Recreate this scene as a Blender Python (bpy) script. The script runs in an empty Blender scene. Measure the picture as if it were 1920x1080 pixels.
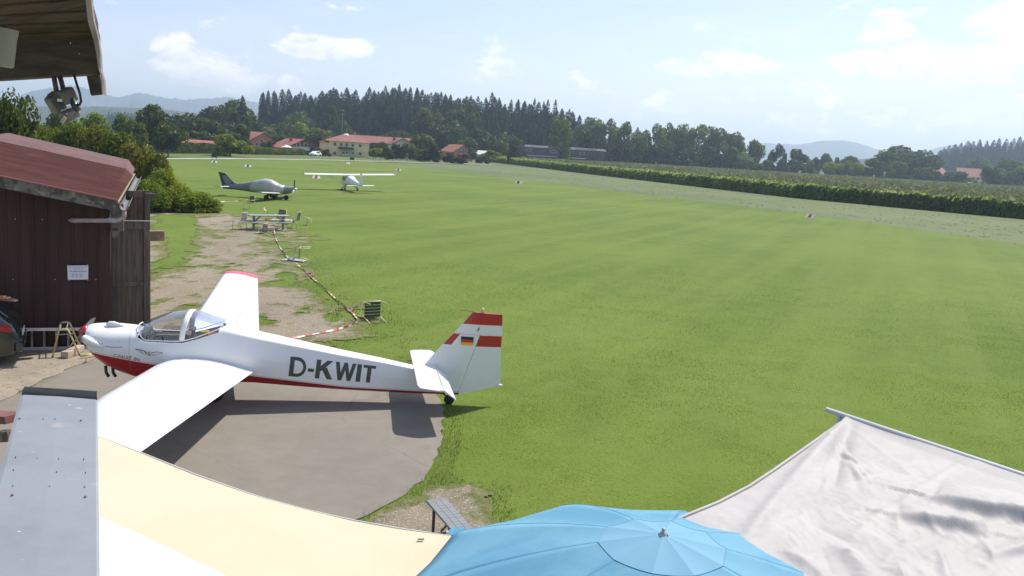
import bpy, math, random
import numpy as np
from mathutils import Vector, Matrix, noise as mnoise

scene = bpy.context.scene
col = scene.collection
rad = math.radians
rng = np.random.default_rng(7)
random.seed(7)

# ------------------------------------------------------------------ camera
FPX, CAMH, HX, HY, HSL = 1650.0, 5.0, 930.0, 280.0, 0.06
ROLL = math.atan(HSL)
PITCH = math.atan((540 - (HY + (960 - HX) * HSL)) * math.cos(ROLL) / FPX)
cr_, sr_, cp_, sp_ = math.cos(ROLL), math.sin(ROLL), math.cos(PITCH), math.sin(PITCH)
cam_d = bpy.data.cameras.new('camera')
cam = bpy.data.objects.new('camera', cam_d); col.objects.link(cam)
cam_d.sensor_width = 36.0; cam_d.lens = 36.0 * FPX / 1920.0
cam_d.clip_start = 0.05; cam_d.clip_end = 20000
R0 = Vector((1, 0, 0)); U0 = Vector((0, sp_, cp_)); F0 = Vector((0, cp_, -sp_))
Rt = R0 * cr_ + U0 * sr_; Up = U0 * cr_ - R0 * sr_
cam.matrix_world = Matrix((( Rt.x, Up.x, -F0.x, 0), (Rt.y, Up.y, -F0.y, 0), (Rt.z, Up.z, -F0.z, CAMH), (0, 0, 0, 1)))
scene.camera = cam
scene.render.resolution_x = 1024; scene.render.resolution_y = 576
scene.cycles.use_denoising = True
scene.cycles.max_bounces = 6; scene.cycles.diffuse_bounces = 3; scene.cycles.transparent_max_bounces = 12
scene.cycles.volume_bounces = 0
scene.cycles.sample_clamp_indirect = 6

def ray(x, y):
    a, b = x - 960, y - 540
    u = a * cr_ + b * sr_; v = -a * sr_ + b * cr_
    R = u / FPX; U = -v / FPX
    return Vector((R, cp_ + U * sp_, -sp_ + U * cp_))
def G(x, y, z=0.0):                      # the point at height z seen at photo pixel x, y
    r = ray(x, y); t = (z - CAMH) / r.z
    return Vector((0, 0, CAMH)) + r * t
def D(x, y, depth):                      # the point at a given distance forward
    r = ray(x, y); return Vector((0, 0, CAMH)) + r * (depth / r.y)
def hor(x): return HY + (x - HX) * HSL

# ------------------------------------------------------------------ light
SUN_AZ, SUN_EL = rad(40), rad(53)        # azimuth from +Y towards +X
scene.view_settings.view_transform = 'Standard'; scene.view_settings.look = 'None'
scene.view_settings.exposure = 0.64; scene.view_settings.gamma = 1.0
sd = bpy.data.lights.new('sun', 'SUN'); sd.energy = 3.9; sd.angle = rad(0.53); sd.color = (1.0, 0.955, 0.88)
sun = bpy.data.objects.new('sun', sd); col.objects.link(sun)
sv = Vector((math.sin(SUN_AZ) * math.cos(SUN_EL), math.cos(SUN_AZ) * math.cos(SUN_EL), math.sin(SUN_EL)))
sun.rotation_euler = sv.to_track_quat('Z', 'Y').to_euler(); sun.location = sv * 50

class NT:
    """small helper round a node tree"""
    def __init__(s, nt): s.nt = nt; s.n = nt.nodes; s.l = nt.links
    def add(s, t, **kw):
        n = s.n.new(t)
        for k, v in kw.items(): setattr(n, k, v)
        return n
    def put(s, sock, v):
        if v is None: return
        if isinstance(v, bpy.types.NodeSocket): s.l.new(v, sock)
        else: sock.default_value = v
    def math(s, op, a, b=None, c=None, clamp=False):
        n = s.add('ShaderNodeMath', operation=op, use_clamp=clamp)
        s.put(n.inputs[0], a); s.put(n.inputs[1], b); s.put(n.inputs[2], c)
        return n.outputs[0]
    def mix(s, f, a, b):
        n = s.add('ShaderNodeMix', data_type='RGBA')
        s.put(n.inputs[0], f); s.put(n.inputs[6], c4(a)); s.put(n.inputs[7], c4(b))
        return n.outputs[2]
    def noise(s, vec, scale, detail=4, rough=0.6, dist=0.0, out=0):
        n = s.add('ShaderNodeTexNoise'); s.put(n.inputs['Vector'], vec)
        n.inputs['Scale'].default_value = scale; n.inputs['Detail'].default_value = detail
        n.inputs['Roughness'].default_value = rough; n.inputs['Distortion'].default_value = dist
        return n.outputs[out]
    def ramp(s, v, lo, hi, a=0.0, b=1.0, smooth=False):
        n = s.add('ShaderNodeMapRange'); n.interpolation_type = 'SMOOTHSTEP' if smooth else 'LINEAR'
        s.put(n.inputs[0], v); n.inputs[1].default_value = lo; n.inputs[2].default_value = hi
        n.inputs[3].default_value = a; n.inputs[4].default_value = b
        return n.outputs[0]
    def mapping(s, vec, scale=(1, 1, 1), rot=(0, 0, 0), loc=(0, 0, 0)):
        n = s.add('ShaderNodeMapping'); s.put(n.inputs[0], vec)
        n.inputs['Scale'].default_value = scale; n.inputs['Rotation'].default_value = rot; n.inputs['Location'].default_value = loc
        return n.outputs[0]
def c4(c):
    if isinstance(c, bpy.types.NodeSocket) or c is None: return c
    return (c[0], c[1], c[2], 1.0) if len(c) == 3 else c

# ------------------------------------------------------------------ sky
world = bpy.data.worlds.new("World"); scene.world = world; world.use_nodes = True
W = NT(world.node_tree); W.n.clear()
sky = W.add('ShaderNodeTexSky', sky_type='NISHITA'); sky.sun_disc = False
sky.sun_elevation = SUN_EL; sky.sun_rotation = SUN_AZ; sky.altitude = 500
sky.air_density = 1.0; sky.dust_density = 1.2; sky.ozone_density = 1.2
tc = W.add('ShaderNodeTexCoord'); gen = tc.outputs['Generated']
sep = W.add('ShaderNodeSeparateXYZ'); W.l.new(gen, sep.inputs[0])
az = W.math('ARCTAN2', sep.outputs[0], sep.outputs[1])
el = W.math('ARCSINE', sep.outputs[2])
n1 = W.noise(W.mapping(gen, (1, 1, 1.9)), 21, 8, 0.60, 0.3)
n2 = W.noise(W.mapping(gen, (1, 1, 4.5), loc=(3, 1, 0)), 5, 6, 0.6, 0.4)
n1s = W.noise(W.mapping(gen, (1, 1, 2.2), loc=(-0.006, 0, -0.03)), 16, 7, 0.62, 0.25)
def px_ae(x, y):
    r = ray(x, y); return math.atan2(r.x, r.y), math.atan2(r.z, math.hypot(r.x, r.y))
CL = [ # px centre, half width, half height, strength
 (370, 128, 75, 34, 1.1), (330, 95, 38, 28, 1.0), (455, 148, 85, 26, 1.0), (600, 89, 78, 20, 1.0), (932, 122, 48, 26, .75),
 (700, 152, 120, 16, .55), (1340, 122, 130, 22, .8), (1650, 62, 60, 24, .7), (1680, 26, 130, 12, .4), (1720, 128, 120, 42, 1.0), (1860, 120, 120, 34, 1.0), (1900, 30, 90, 40, 1.0),
 (1560, 155, 70, 12, .5), (1435, 78, 60, 12, .55), (1900, 175, 120, 22, .6), (1480, 215, 150, 45, .55), (1150, 190, 200, 36, .42), (1780, 225, 250, 30, .55), (900, 165, 150, 20, .5)]
tot = None; shade = None
for (cx, cy, hw, hh, st) in CL:
    a0, e0 = px_ae(cx, cy)
    da = W.math('DIVIDE', W.math('SUBTRACT', az, a0), hw / FPX)
    de = W.math('DIVIDE', W.math('SUBTRACT', el, e0), hh / FPX)
    r2 = W.math('ADD', W.math('MULTIPLY', da, da), W.math('MULTIPLY', de, de))
    m = W.ramp(r2, 0.0, 2.2, st, 0.0, smooth=True)
    tot = m if tot is None else W.math('MAXIMUM', tot, m)
    if st >= .9:
        s_ = W.math('MULTIPLY', W.ramp(r2, 0, 1.3, 1, 0, smooth=True), W.ramp(de, .25, -.7, 0, 1, smooth=True))
        shade = s_ if shade is None else W.math('MAXIMUM', shade, s_)
dens = W.math('SUBTRACT', W.math('ADD', W.math('MULTIPLY', tot, .62), W.math('MULTIPLY', n1, 2.3)), 1.36)
cum = W.ramp(dens, 0.03, 0.50, 0, .97, smooth=True)
cir = W.math('MULTIPLY', W.ramp(n2, .42, .72, 0, .55, smooth=True), W.ramp(az, -.35, .35, .35, 1))
lowh = W.math('MULTIPLY', W.ramp(el, .16, .02, 0, .62, smooth=True), W.ramp(az, -.55, .3, .7, 1.05))
tint = W.add('ShaderNodeMix', data_type='RGBA', blend_type='MULTIPLY'); tint.inputs[0].default_value = 1.0; W.l.new(sky.outputs[0], tint.inputs[6]); tint.inputs[7].default_value = (1.03, .97, 1.05, 1); skyc = tint.outputs[2]
# sun side of the sky is whiter, as thin high cloud is
veil = W.math('MAXIMUM', W.math('MULTIPLY', W.math('ADD', cir, lowh), 1.0, clamp=True), .14)
base = W.mix(W.math('MULTIPLY', veil, 1, clamp=True), skyc, (6.5, 6.75, 7.5))
cloudc = W.mix(W.math('MULTIPLY', shade, W.ramp(n1s, .35, .6, 1, .45)), (8.6, 8.35, 8.3), (5.6, 6.0, 6.9))
final = W.mix(cum, base, cloudc)
# below the horizon the world stays a plain ground-like tone
final = W.mix(W.ramp(sep.outputs[2], -.02, -.005, 1, 0), final, (2.0, 2.1, 1.8))
bg = W.add('ShaderNodeBackground'); bg.inputs[1].default_value = 0.101
W.l.new(final, bg.inputs[0])
wo = W.add('ShaderNodeOutputWorld'); W.l.new(bg.outputs[0], wo.inputs[0])

# ------------------------------------------------------------------ object helpers
def tag(o, label=None, cat=None, group=None, kind=None):
    if label: o['label'] = label
    if cat: o['category'] = cat
    if group: o['group'] = group
    if kind: o['kind'] = kind
    return o
def thing(name, label, cat, loc=(0, 0, 0), rotz=0.0, group=None):
    o = bpy.data.objects.new(name, None); col.objects.link(o); o.empty_display_size = .2
    o.location = loc; o.rotation_euler = (0, 0, rotz)
    return tag(o, label, cat, group)
def copy_tree(o, parent=None):
    c = o.copy(); col.objects.link(c); c.parent = parent
    for ch in [x for x in bpy.data.objects if x.parent is o]: copy_tree(ch, c)
    return c
class MB:
    def __init__(s): s.v = []; s.f = []; s.m = []
    def add(s, vs, fs, mi=0):
        b = len(s.v); s.v += [tuple(v) for v in vs]; s.f += [tuple(i + b for i in f) for f in fs]; s.m += [mi] * len(fs)
        return s
    def box(s, c, d, rotz=0, mi=0, rx=0, ry=0):
        M = Matrix.Translation(c) @ Matrix.Rotation(rotz, 4, 'Z') @ Matrix.Rotation(ry, 4, 'Y') @ Matrix.Rotation(rx, 4, 'X')
        x, y, z = d[0] / 2, d[1] / 2, d[2] / 2
        vs = [M @ Vector(p) for p in ((-x, -y, -z), (x, -y, -z), (x, y, -z), (-x, y, -z), (-x, -y, z), (x, -y, z), (x, y, z), (-x, y, z))]
        return s.add(vs, [(0, 3, 2, 1), (4, 5, 6, 7), (0, 1, 5, 4), (1, 2, 6, 5), (2, 3, 7, 6), (3, 0, 4, 7)], mi)
    def bar(s, a, b, w, h=None, mi=0, up=(0, 0, 1)):
        a, b = Vector(a), Vector(b); h = h or w; d = (b - a).normalized(); u = Vector(up)
        if abs(d.dot(u)) > .98: u = Vector((0, 1, 0))
        r = d.cross(u).normalized() * w / 2; u2 = r.cross(d).normalized() * h / 2
        vs = [a - r - u2, a + r - u2, a + r + u2, a - r + u2, b - r - u2, b + r - u2, b + r + u2, b - r + u2]
        return s.add(vs, [(0, 1, 2, 3), (7, 6, 5, 4), (4, 5, 1, 0), (5, 6, 2, 1), (6, 7, 3, 2), (7, 4, 0, 3)], mi)
    def tube(s, pts, r, n=10, mi=0, caps=True):
        pts = [Vector(p) for p in pts]; rs = r if isinstance(r, (list, tuple)) else [r] * len(pts)
        rings = []; prev = None
        for i, p in enumerate(pts):
            d = (pts[min(i + 1, len(pts) - 1)] - pts[max(i - 1, 0)]).normalized()
            if prev is None:
                u = d.orthogonal().normalized()
            else:
                u = (prev - d * prev.dot(d)); u = u.normalized() if u.length > 1e-6 else d.orthogonal().normalized()
            prev = u; w = d.cross(u)
            rings.append([p + (u * math.cos(2 * math.pi * k / n) + w * math.sin(2 * math.pi * k / n)) * rs[i] for k in range(n)])
        vs = [q for rg in rings for q in rg]; fs = []
        for i in range(len(rings) - 1):
            for k in range(n):
                a = i * n + k; b_ = i * n + (k + 1) % n
                fs.append((a, b_, b_ + n, a + n))
        if caps: fs.append(tuple(range(n - 1, -1, -1))); fs.append(tuple((len(rings) - 1) * n + k for k in range(n)))
        return s.add(vs, fs, mi)
    def disc(s, c, axis, r, w, n=20, mi=0):
        c = Vector(c); a = Vector(axis).normalized() * w / 2
        return s.tube([c - a, c - a * .7, c + a * .7, c + a], [r * .9, r, r, r * .9], n, mi)
    def grid(s, P, mi=0, close=False):      # P[i][j] points
        ni, nj = len(P), len(P[0]); vs = [q for row in P for q in row]; fs = []
        for i in range(ni - 1):
            for j in range(nj - (0 if close else 1)):
                j2 = (j + 1) % nj; fs.append((i * nj + j, i * nj + j2, (i + 1) * nj + j2, (i + 1) * nj + j))
        return s.add(vs, fs, mi)
    def prism(s, poly, z0, z1, mi=0):
        n = len(poly); vs = [(p[0], p[1], z0) for p in poly] + [(p[0], p[1], z1) for p in poly]
        fs = [tuple(range(n - 1, -1, -1)), tuple(range(n, 2 * n))] + [(i, (i + 1) % n, (i + 1) % n + n, i + n) for i in range(n)]
        return s.add(vs, fs, mi)
    def build(s, name, mats, parent=None, smooth=False, bevel=0.0, seg=2, solid=0.0, angle=None):
        me = bpy.data.meshes.new(name); me.from_pydata(s.v, [], s.f); me.update()
        mats = mats if isinstance(mats, (list, tuple)) else [mats]
        for m in mats: me.materials.append(m)
        me.polygons.foreach_set('material_index', s.m)
        if smooth: me.polygons.foreach_set('use_smooth', [True] * len(s.f))
        if angle is not None:
            me.polygons.foreach_set('use_smooth', [True] * len(s.f)); me.set_sharp_from_angle(angle=rad(angle))
        o = bpy.data.objects.new(name, me); col.objects.link(o); o.parent = parent
        if solid: md = o.modifiers.new('s', 'SOLIDIFY'); md.thickness = solid; md.offset = 0
        if bevel: md = o.modifiers.new('b', 'BEVEL'); md.width = bevel; md.segments = seg; md.limit_method = 'ANGLE'; md.angle_limit = rad(35)
        return o
def np_mesh(name, V, F, mat, parent=None, smooth=False, attrs=None, link=True):
    """V (n,3) and F (m,k) arrays -> mesh object"""
    V = np.asarray(V, np.float32); F = np.asarray(F, np.int32); m, k = F.shape
    me = bpy.data.meshes.new(name); me.vertices.add(len(V)); me.vertices.foreach_set('co', V.ravel())
    me.loops.add(m * k); me.loops.foreach_set('vertex_index', F.ravel())
    me.polygons.add(m); me.polygons.foreach_set('loop_start', np.arange(0, m * k, k, dtype=np.int32))
    try: me.polygons.foreach_set('loop_total', np.full(m, k, np.int32))
    except Exception: pass
    if smooth: me.polygons.foreach_set('use_smooth', np.ones(m, bool))
    me.update(calc_edges=True)
    for an, arr in (attrs or {}).items():
        a = me.attributes.new(an, 'FLOAT', 'POINT'); a.data.foreach_set('value', np.asarray(arr, np.float32))
    if isinstance(mat, (list, tuple)):
        for q in mat: me.materials.append(q)
    else: me.materials.append(mat)
    if not link: return me
    o = bpy.data.objects.new(name, me); col.objects.link(o); o.parent = parent
    return o

# ------------------------------------------------------------------ materials
MATS = {}
def M(name, base, base2=None, rough=.6, scale=3.0, lo=.4, hi=.6, bump=0.0, bscale=30.0, metal=0.0, spec=.5, stretch=(1, 1, 1), detail=5,
      trans=0.0, coat=0.0, objvar=0.0, base3=None, scale3=20.0, lo3=.55, hi3=.65, rot=(0, 0, 0), alpha=None):
    if name in MATS: return MATS[name]
    m = bpy.data.materials.new(name); m.use_nodes = True; T = NT(m.node_tree)
    bs = m.node_tree.nodes['Principled BSDF']; out = m.node_tree.nodes['Material Output']
    co = T.add('ShaderNodeTexCoord').outputs['Object']
    vec = T.mapping(T.mapping(co, rot=rot), stretch)
    c = c4(base)
    if base2 is not None: c = T.mix(T.ramp(T.noise(vec, scale, detail), lo, hi, smooth=True), base, base2)
    if base3 is not None: c = T.mix(T.ramp(T.noise(vec, scale3, 3), lo3, hi3, smooth=True), c, base3)
    if objvar:
        oi = T.add('ShaderNodeObjectInfo'); hs = T.add('ShaderNodeHueSaturation')
        T.put(hs.inputs['Value'], T.ramp(oi.outputs['Random'], 0, 1, 1 - objvar, 1 + objvar))
        T.put(hs.inputs['Hue'], T.ramp(T.math('FRACT', T.math('MULTIPLY', oi.outputs['Random'], 7.3)), 0, 1, .5 - objvar * .06, .5 + objvar * .06))
        T.put(hs.inputs['Color'], c); c = hs.outputs[0]
    T.put(bs.inputs['Base Color'], c)
    bs.inputs['Roughness'].default_value = rough; bs.inputs['Metallic'].default_value = metal
    bs.inputs['Specular IOR Level'].default_value = spec
    if coat: bs.inputs['Coat Weight'].default_value = coat; bs.inputs['Coat Roughness'].default_value = .08
    if bump:
        b = T.add('ShaderNodeBump'); b.inputs['Strength'].default_value = bump; b.inputs['Distance'].default_value = .02
        T.put(b.inputs['Height'], T.noise(vec, bscale, 5, .65)); T.put(bs.inputs['Normal'], b.outputs[0])
    if trans:
        tr = T.add('ShaderNodeBsdfTranslucent'); T.put(tr.inputs[0], c); mx = T.add('ShaderNodeMixShader'); mx.inputs[0].default_value = trans
        T.l.new(bs.outputs[0], mx.inputs[1]); T.l.new(tr.outputs[0], mx.inputs[2]); T.l.new(mx.outputs[0], out.inputs[0])
    MATS[name] = m
    return m

def leafmat(name, a, b, trans=.35, objvar=.25, scale=.5, gloss=.012):
    """foliage: two leaf colours in patches, some light through the leaf"""
    if name in MATS: return MATS[name]
    m = bpy.data.materials.new(name); m.use_nodes = True; T = NT(m.node_tree); T.n.clear()
    co = T.add('ShaderNodeTexCoord').outputs['Object']
    geo = T.add('ShaderNodeNewGeometry')
    c = T.mix(T.ramp(T.noise(co, scale, 3), .38, .62, smooth=True), a, b)
    hs = T.add('ShaderNodeHueSaturation'); oi = T.add('ShaderNodeObjectInfo')
    T.put(hs.inputs['Value'], T.math('MULTIPLY', T.ramp(oi.outputs['Random'], 0, 1, 1 - objvar, 1 + objvar), T.ramp(geo.outputs['Random Per Island'], 0, 1, .6, 1.4)))
    T.put(hs.inputs['Hue'], T.ramp(T.math('FRACT', T.math('MULTIPLY', oi.outputs['Random'], 9.7)), 0, 1, .488, .512)); T.put(hs.inputs['Color'], c)
    df = T.add('ShaderNodeBsdfDiffuse'); T.l.new(hs.outputs[0], df.inputs[0])
    tr = T.add('ShaderNodeBsdfTranslucent'); h2 = T.add('ShaderNodeHueSaturation'); h2.inputs['Saturation'].default_value = 1.15; h2.inputs['Hue'].default_value = .49; h2.inputs['Value'].default_value = 1.2
    T.l.new(hs.outputs[0], h2.inputs['Color']); T.l.new(h2.outputs[0], tr.inputs[0])
    gl = T.add('ShaderNodeBsdfGlossy'); gl.inputs['Roughness'].default_value = .45; gl.inputs[0].default_value = (.9, .95, 1, 1)
    mx = T.add('ShaderNodeMixShader'); mx.inputs[0].default_value = trans
    T.l.new(df.outputs[0], mx.inputs[1]); T.l.new(tr.outputs[0], mx.inputs[2])
    m2 = T.add('ShaderNodeMixShader'); m2.inputs[0].default_value = gloss
    T.l.new(mx.outputs[0], m2.inputs[1]); T.l.new(gl.outputs[0], m2.inputs[2])
    o = T.add('ShaderNodeOutputMaterial'); T.l.new(m2.outputs[0], o.inputs[0])
    MATS[name] = m
    return m

# ------------------------------------------------------------------ numpy tools
def inpoly(x, y, poly):
    x = np.asarray(x); y = np.asarray(y); r = np.zeros(x.shape, bool); n = len(poly)
    for i in range(n):
        x1, y1 = poly[i][0], poly[i][1]; x2, y2 = poly[(i + 1) % n][0], poly[(i + 1) % n][1]
        if y1 == y2: continue
        c = ((y1 > y) != (y2 > y)) & (x < (x2 - x1) * (y - y1) / (y2 - y1) + x1)
        r ^= c
    return r
def sdpoly(x, y, poly):
    """signed distance, positive inside"""
    d = np.full(np.shape(x), 1e9); n = len(poly)
    for i in range(n):
        x1, y1 = poly[i][0], poly[i][1]; x2, y2 = poly[(i + 1) % n][0], poly[(i + 1) % n][1]
        dx, dy = x2 - x1, y2 - y1; L = dx * dx + dy * dy + 1e-9
        t = np.clip(((x - x1) * dx + (y - y1) * dy) / L, 0, 1)
        d = np.minimum(d, np.hypot(x - x1 - t * dx, y - y1 - t * dy))
    return np.where(inpoly(x, y, poly), d, -d)
def vnoise(x, y, s, seed=0):
    """value noise, numpy"""
    x = np.asarray(x) * s + seed * 17.3; y = np.asarray(y) * s - seed * 9.1
    xi = np.floor(x).astype(np.int64); yi = np.floor(y).astype(np.int64); fx = x - xi; fy = y - yi
    fx = fx * fx * (3 - 2 * fx); fy = fy * fy * (3 - 2 * fy)
    def h(a, b):
        n = (a * 374761393 + b * 668265263 + seed * 1442695) & 0xffffffff
        n = ((n ^ (n >> 13)) * 1274126177) & 0xffffffff
        return ((n ^ (n >> 16)) & 0xffff) / 65535.0
    return (h(xi, yi) * (1 - fx) + h(xi + 1, yi) * fx) * (1 - fy) + (h(xi, yi + 1) * (1 - fx) + h(xi + 1, yi + 1) * fx) * fy
def fbm(x, y, s, seed=0, o=4):
    t = 0; a = 1; w = 0
    for k in range(o): t = t + a * vnoise(x, y, s * 2 ** k, seed + k); w += a; a *= .5
    return t / w

# ------------------------------------------------------------------ ground materials
def groundmat(name, a, b, c=None, cracks=0, wear=None, mow=None, s1=.08, s2=1.3, s3=9.0, rough=.95, bump=.6, streak=None, spots=None):
    m = bpy.data.materials.new(name); m.use_nodes = True; T = NT(m.node_tree)
    bs = m.node_tree.nodes['Principled BSDF']; bs.inputs['Roughness'].default_value = rough; bs.inputs['Specular IOR Level'].default_value = .2
    co = T.add('ShaderNodeTexCoord').outputs['Object']
    if streak: cs = T.mapping(co, streak[0], (0, 0, streak[1]))
    else: cs = co
    big = T.noise(co, s1, 4, .55); mid = T.noise(cs, s2, 5, .65); fine = T.noise(cs, s3, 4, .7)
    f = T.math('ADD', T.math('MULTIPLY', T.ramp(big, .35, .65), .45), T.math('ADD', T.math('MULTIPLY', T.ramp(mid, .3, .7), .35), T.math('MULTIPLY', T.ramp(fine, .3, .7), .4)))
    cl = T.mix(T.ramp(f, .3, .9), a, b)
    if c is not None: cl = T.mix(T.ramp(T.noise(cs, s2 * .7, 6, .7, .6), .56, .72, 0, .8, smooth=True), cl, c)
    if spots is not None: cl = T.mix(T.ramp(T.noise(co, spots[1], 2, .5), spots[2], spots[2] + .05), cl, spots[0])
    if mow:
        ms = T.noise(T.mapping(T.mapping(co, rot=(0, 0, mow[1])), (mow[0], mow[0] * .045, 1)), 1, 3, .5)
        cl = T.mix(T.ramp(ms, .40, .62, 0, .30, smooth=True), cl, mow[2])
    if cracks:
        vo = T.add('ShaderNodeTexVoronoi', feature='DISTANCE_TO_EDGE'); vo.inputs['Scale'].default_value = .42
        T.put(vo.inputs['Vector'], T.mix(.12, co, T.noise(co, 1.8, 5, .7, out=1)))
        ck = T.math('MULTIPLY', T.ramp(vo.outputs['Distance'], 0, .006, 1, 0), T.ramp(T.noise(co, .5, 2), .45, .6, 0, cracks))
        cl = T.mix(ck, cl, (.06, .055, .045)); cl = T.mix(T.ramp(T.noise(co, .55, 6, .7, 1.2), .56, .72, 0, .35, smooth=True), cl, (.11, .095, .08))
    if wear:
        at_ = T.add('ShaderNodeAttribute', attribute_name='wear').outputs['Fac']
        k_ = T.math('ADD', at_, T.math('MULTIPLY', T.math('SUBTRACT', T.noise(co, 3.0, 6, .75), .5), 2.6))
        gr = T.mix(T.ramp(T.noise(co, 6, 4, .7), .35, .65), wear[0], wear[1])
        cl = T.mix(T.ramp(k_, wear[2], wear[2] + .75, 0, 1, smooth=True), gr, cl)
    T.put(bs.inputs['Base Color'], cl)
    b_ = T.add('ShaderNodeBump'); b_.inputs['Strength'].default_value = bump; b_.inputs['Distance'].default_value = .04
    T.put(b_.inputs['Height'], T.math('ADD', mid, T.math('MULTIPLY', fine, .6))); T.put(bs.inputs['Normal'], b_.outputs[0])
    return m
m_meadow = groundmat('meadow', (.085, .12, .03), (.13, .165, .055), (.16, .15, .07), s1=.01, s2=.3, s3=3)
m_lawn = groundmat('lawn', (.078, .130, .015), (.130, .182, .024), (.118, .155, .030), s1=.06, s2=.9, s3=14, bump=.8, mow=(.55, rad(24), (.165, .205, .04)))
m_hay = groundmat('cut_hay', (.098, .130, .046), (.140, .168, .070), (.072, .10, .032), s1=.03, s2=.55, s3=4, streak=((1, .28, 1), rad(-22)), bump=1)
m_gravel = groundmat('gravel', (.19, .155, .105), (.285, .240, .172), (.33, .27, .17), s1=.12, s2=1.2, s3=45, bump=1, wear=((.10, .125, .030), (.19, .185, .075), .12), spots=((.50, .47, .42), 34, .60))
m_tarmac = groundmat('tarmac', (.188, .168, .138), (.238, .215, .178), (.205, .178, .143), s1=.25, s2=2.2, s3=60, bump=.35, cracks=.3, spots=((.22, .2, .18), 90, .66))
m_conc = groundmat('concrete', (.24, .20, .15), (.34, .29, .22), (.17, .135, .09), s1=.6, s2=2.5, s3=30, bump=.8, spots=((.14, .12, .09), 12, .64))
m_track = M('pale_track', (.42, .40, .36), (.33, .31, .27), rough=.9, scale=.4)

def sheet(name, poly, z, mat):
    b = MB(); b.add([(p[0], p[1], z) for p in poly], [tuple(range(len(poly)))]); o = b.build(name, mat); tag(o, kind='structure')
    me = o.data
    if me.polygons[0].normal.z < 0: me.flip_normals()
    return o
def dens_line(pts, step, jit=0.0):
    out = []
    for i in range(len(pts) - 1):
        a, b = np.array(pts[i][:2], float), np.array(pts[i + 1][:2], float); n = max(1, int(np.hypot(*(b - a)) / step))
        for k in range(n): out.append(tuple(a + (b - a) * k / n + (rng.normal(size=2) * jit)))
    out.append(tuple(pts[-1][:2])); return out

sheet('ground', [(-9000, -400), (9000, -400), (9000, 12000), (-9000, 12000)], 0, m_meadow)
g2 = lambda x, y: tuple(G(x, y)[:2])
run_edge = dens_line([(72, -30), (56, 20), (47, 47), (40, 69.4), (31.4, 97.9), (16.9, 122.3), (-5.3, 166.5), g2(800, 315), g2(700, 303)], 2.5, .12)
road_l = [(-140, 130), (-90, 144), g2(300, 297.5), g2(450, 297.5), g2(600, 299.5), g2(780, 304.5), g2(925, 308.5)]
sheet('airfield_lawn', [(-110, -30)] + run_edge + [g2(600, 301), g2(450, 299.5), g2(300, 299.5), (-90, 142), (-110, 130)], .006, m_lawn)
corn_front = [(150, 62), (95, 92), (67.3, 117.5), (46.4, 145.7), (20.4, 230.5), (-14.4, 362.3)]
hay_poly = [(190, -30), (190, 50)] + dens_line([(150, 64), (95, 94), (67.3, 119), (46.4, 148), (20.4, 232), (-14.4, 364)], 6, .15) + [g2(780, 306), g2(700, 304)] + run_edge[::-1]
sheet('hay_field', hay_poly, .012, m_hay)
def ribbon(name, pts, w, z, mat):
    L, Rr = [], []
    for i, p in enumerate(pts):
        a = pts[max(i - 1, 0)]; b = pts[min(i + 1, len(pts) - 1)]
        d = Vector((b[0] - a[0], b[1] - a[1])).normalized(); n = Vector((-d.y, d.x)) * w / 2
        L.append((p[0] + n.x, p[1] + n.y)); Rr.append((p[0] - n.x, p[1] - n.y))
    return sheet(name, L + Rr[::-1], z, mat)
ribbon('farm_road', road_l, 3.0, .018, m_track)

# apron (tarmac), concrete strip, gravel yard
edge_arc = [(-3.8, 18.6), (-2.2, 18.3), (-1.45, 17.6), (-1.22, 16.6), (-1.1, 15.4), (-1.05, 14.2), (-1.1, 13.0), (-1.35, 12.1), (-1.75, 11.3), (-2.3, 10.6), (-3.0, 9.8), (-3.2, 3)]
tarmac_poly = dens_line([(-9.0, 3), (-9.0, 19.5), (-3.8, 18.6)], .4, .02) + dens_line(edge_arc, .18, .025)
sheet('tarmac_apron', tarmac_poly, .018, m_tarmac)
cb = MB()
conc = dens_line([(-8.92, 4), (-9.0, 15.0), (-9.02, 17.2), (-8.9, 18.6), (-8.8, 20.5)], .25, .03) + [(-8.9, 21.0), (-40, 8), (-40, 4)]
cb.prism(conc, -.05, .045); tag(cb.build('concrete_pavement', m_conc, bevel=.01), kind='structure')
yard_poly = [(-9.0, 19.3), (-5.0, 18.4), (-3.45, 19.2), (-3.2, 20.6), (-3.57, 21.9), (-4.3, 24.5), (-6.0, 28.0), (-7.57, 31.6), (-9.3, 36), (-10.7, 41), (-10.4, 43), (-9.8, 44.6), (-12.0, 47.5), (-13.4, 50), (-15.0, 53.2), (-18, 55.2), (-23, 55.6), (-30, 58), (-38, 58), (-24, 47), (-15.5, 33), (-9.6, 20)]
hole = [g2(285, 402), g2(360, 402), g2(392, 425), g2(385, 470), g2(372, 492), g2(330, 505), g2(285, 500)]
small_yard = [(-2.05, 10.9), (-1.5, 11.6), (-1.15, 12.25), (-.75, 12.65), (-.3, 12.45), (0.0, 11.6), (.25, 10.9), (.3, 8), (-3.2, 7.5), (-2.9, 9.7)]
dirt_spots = [(1.72, 11.45, .16, .07)]
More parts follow.
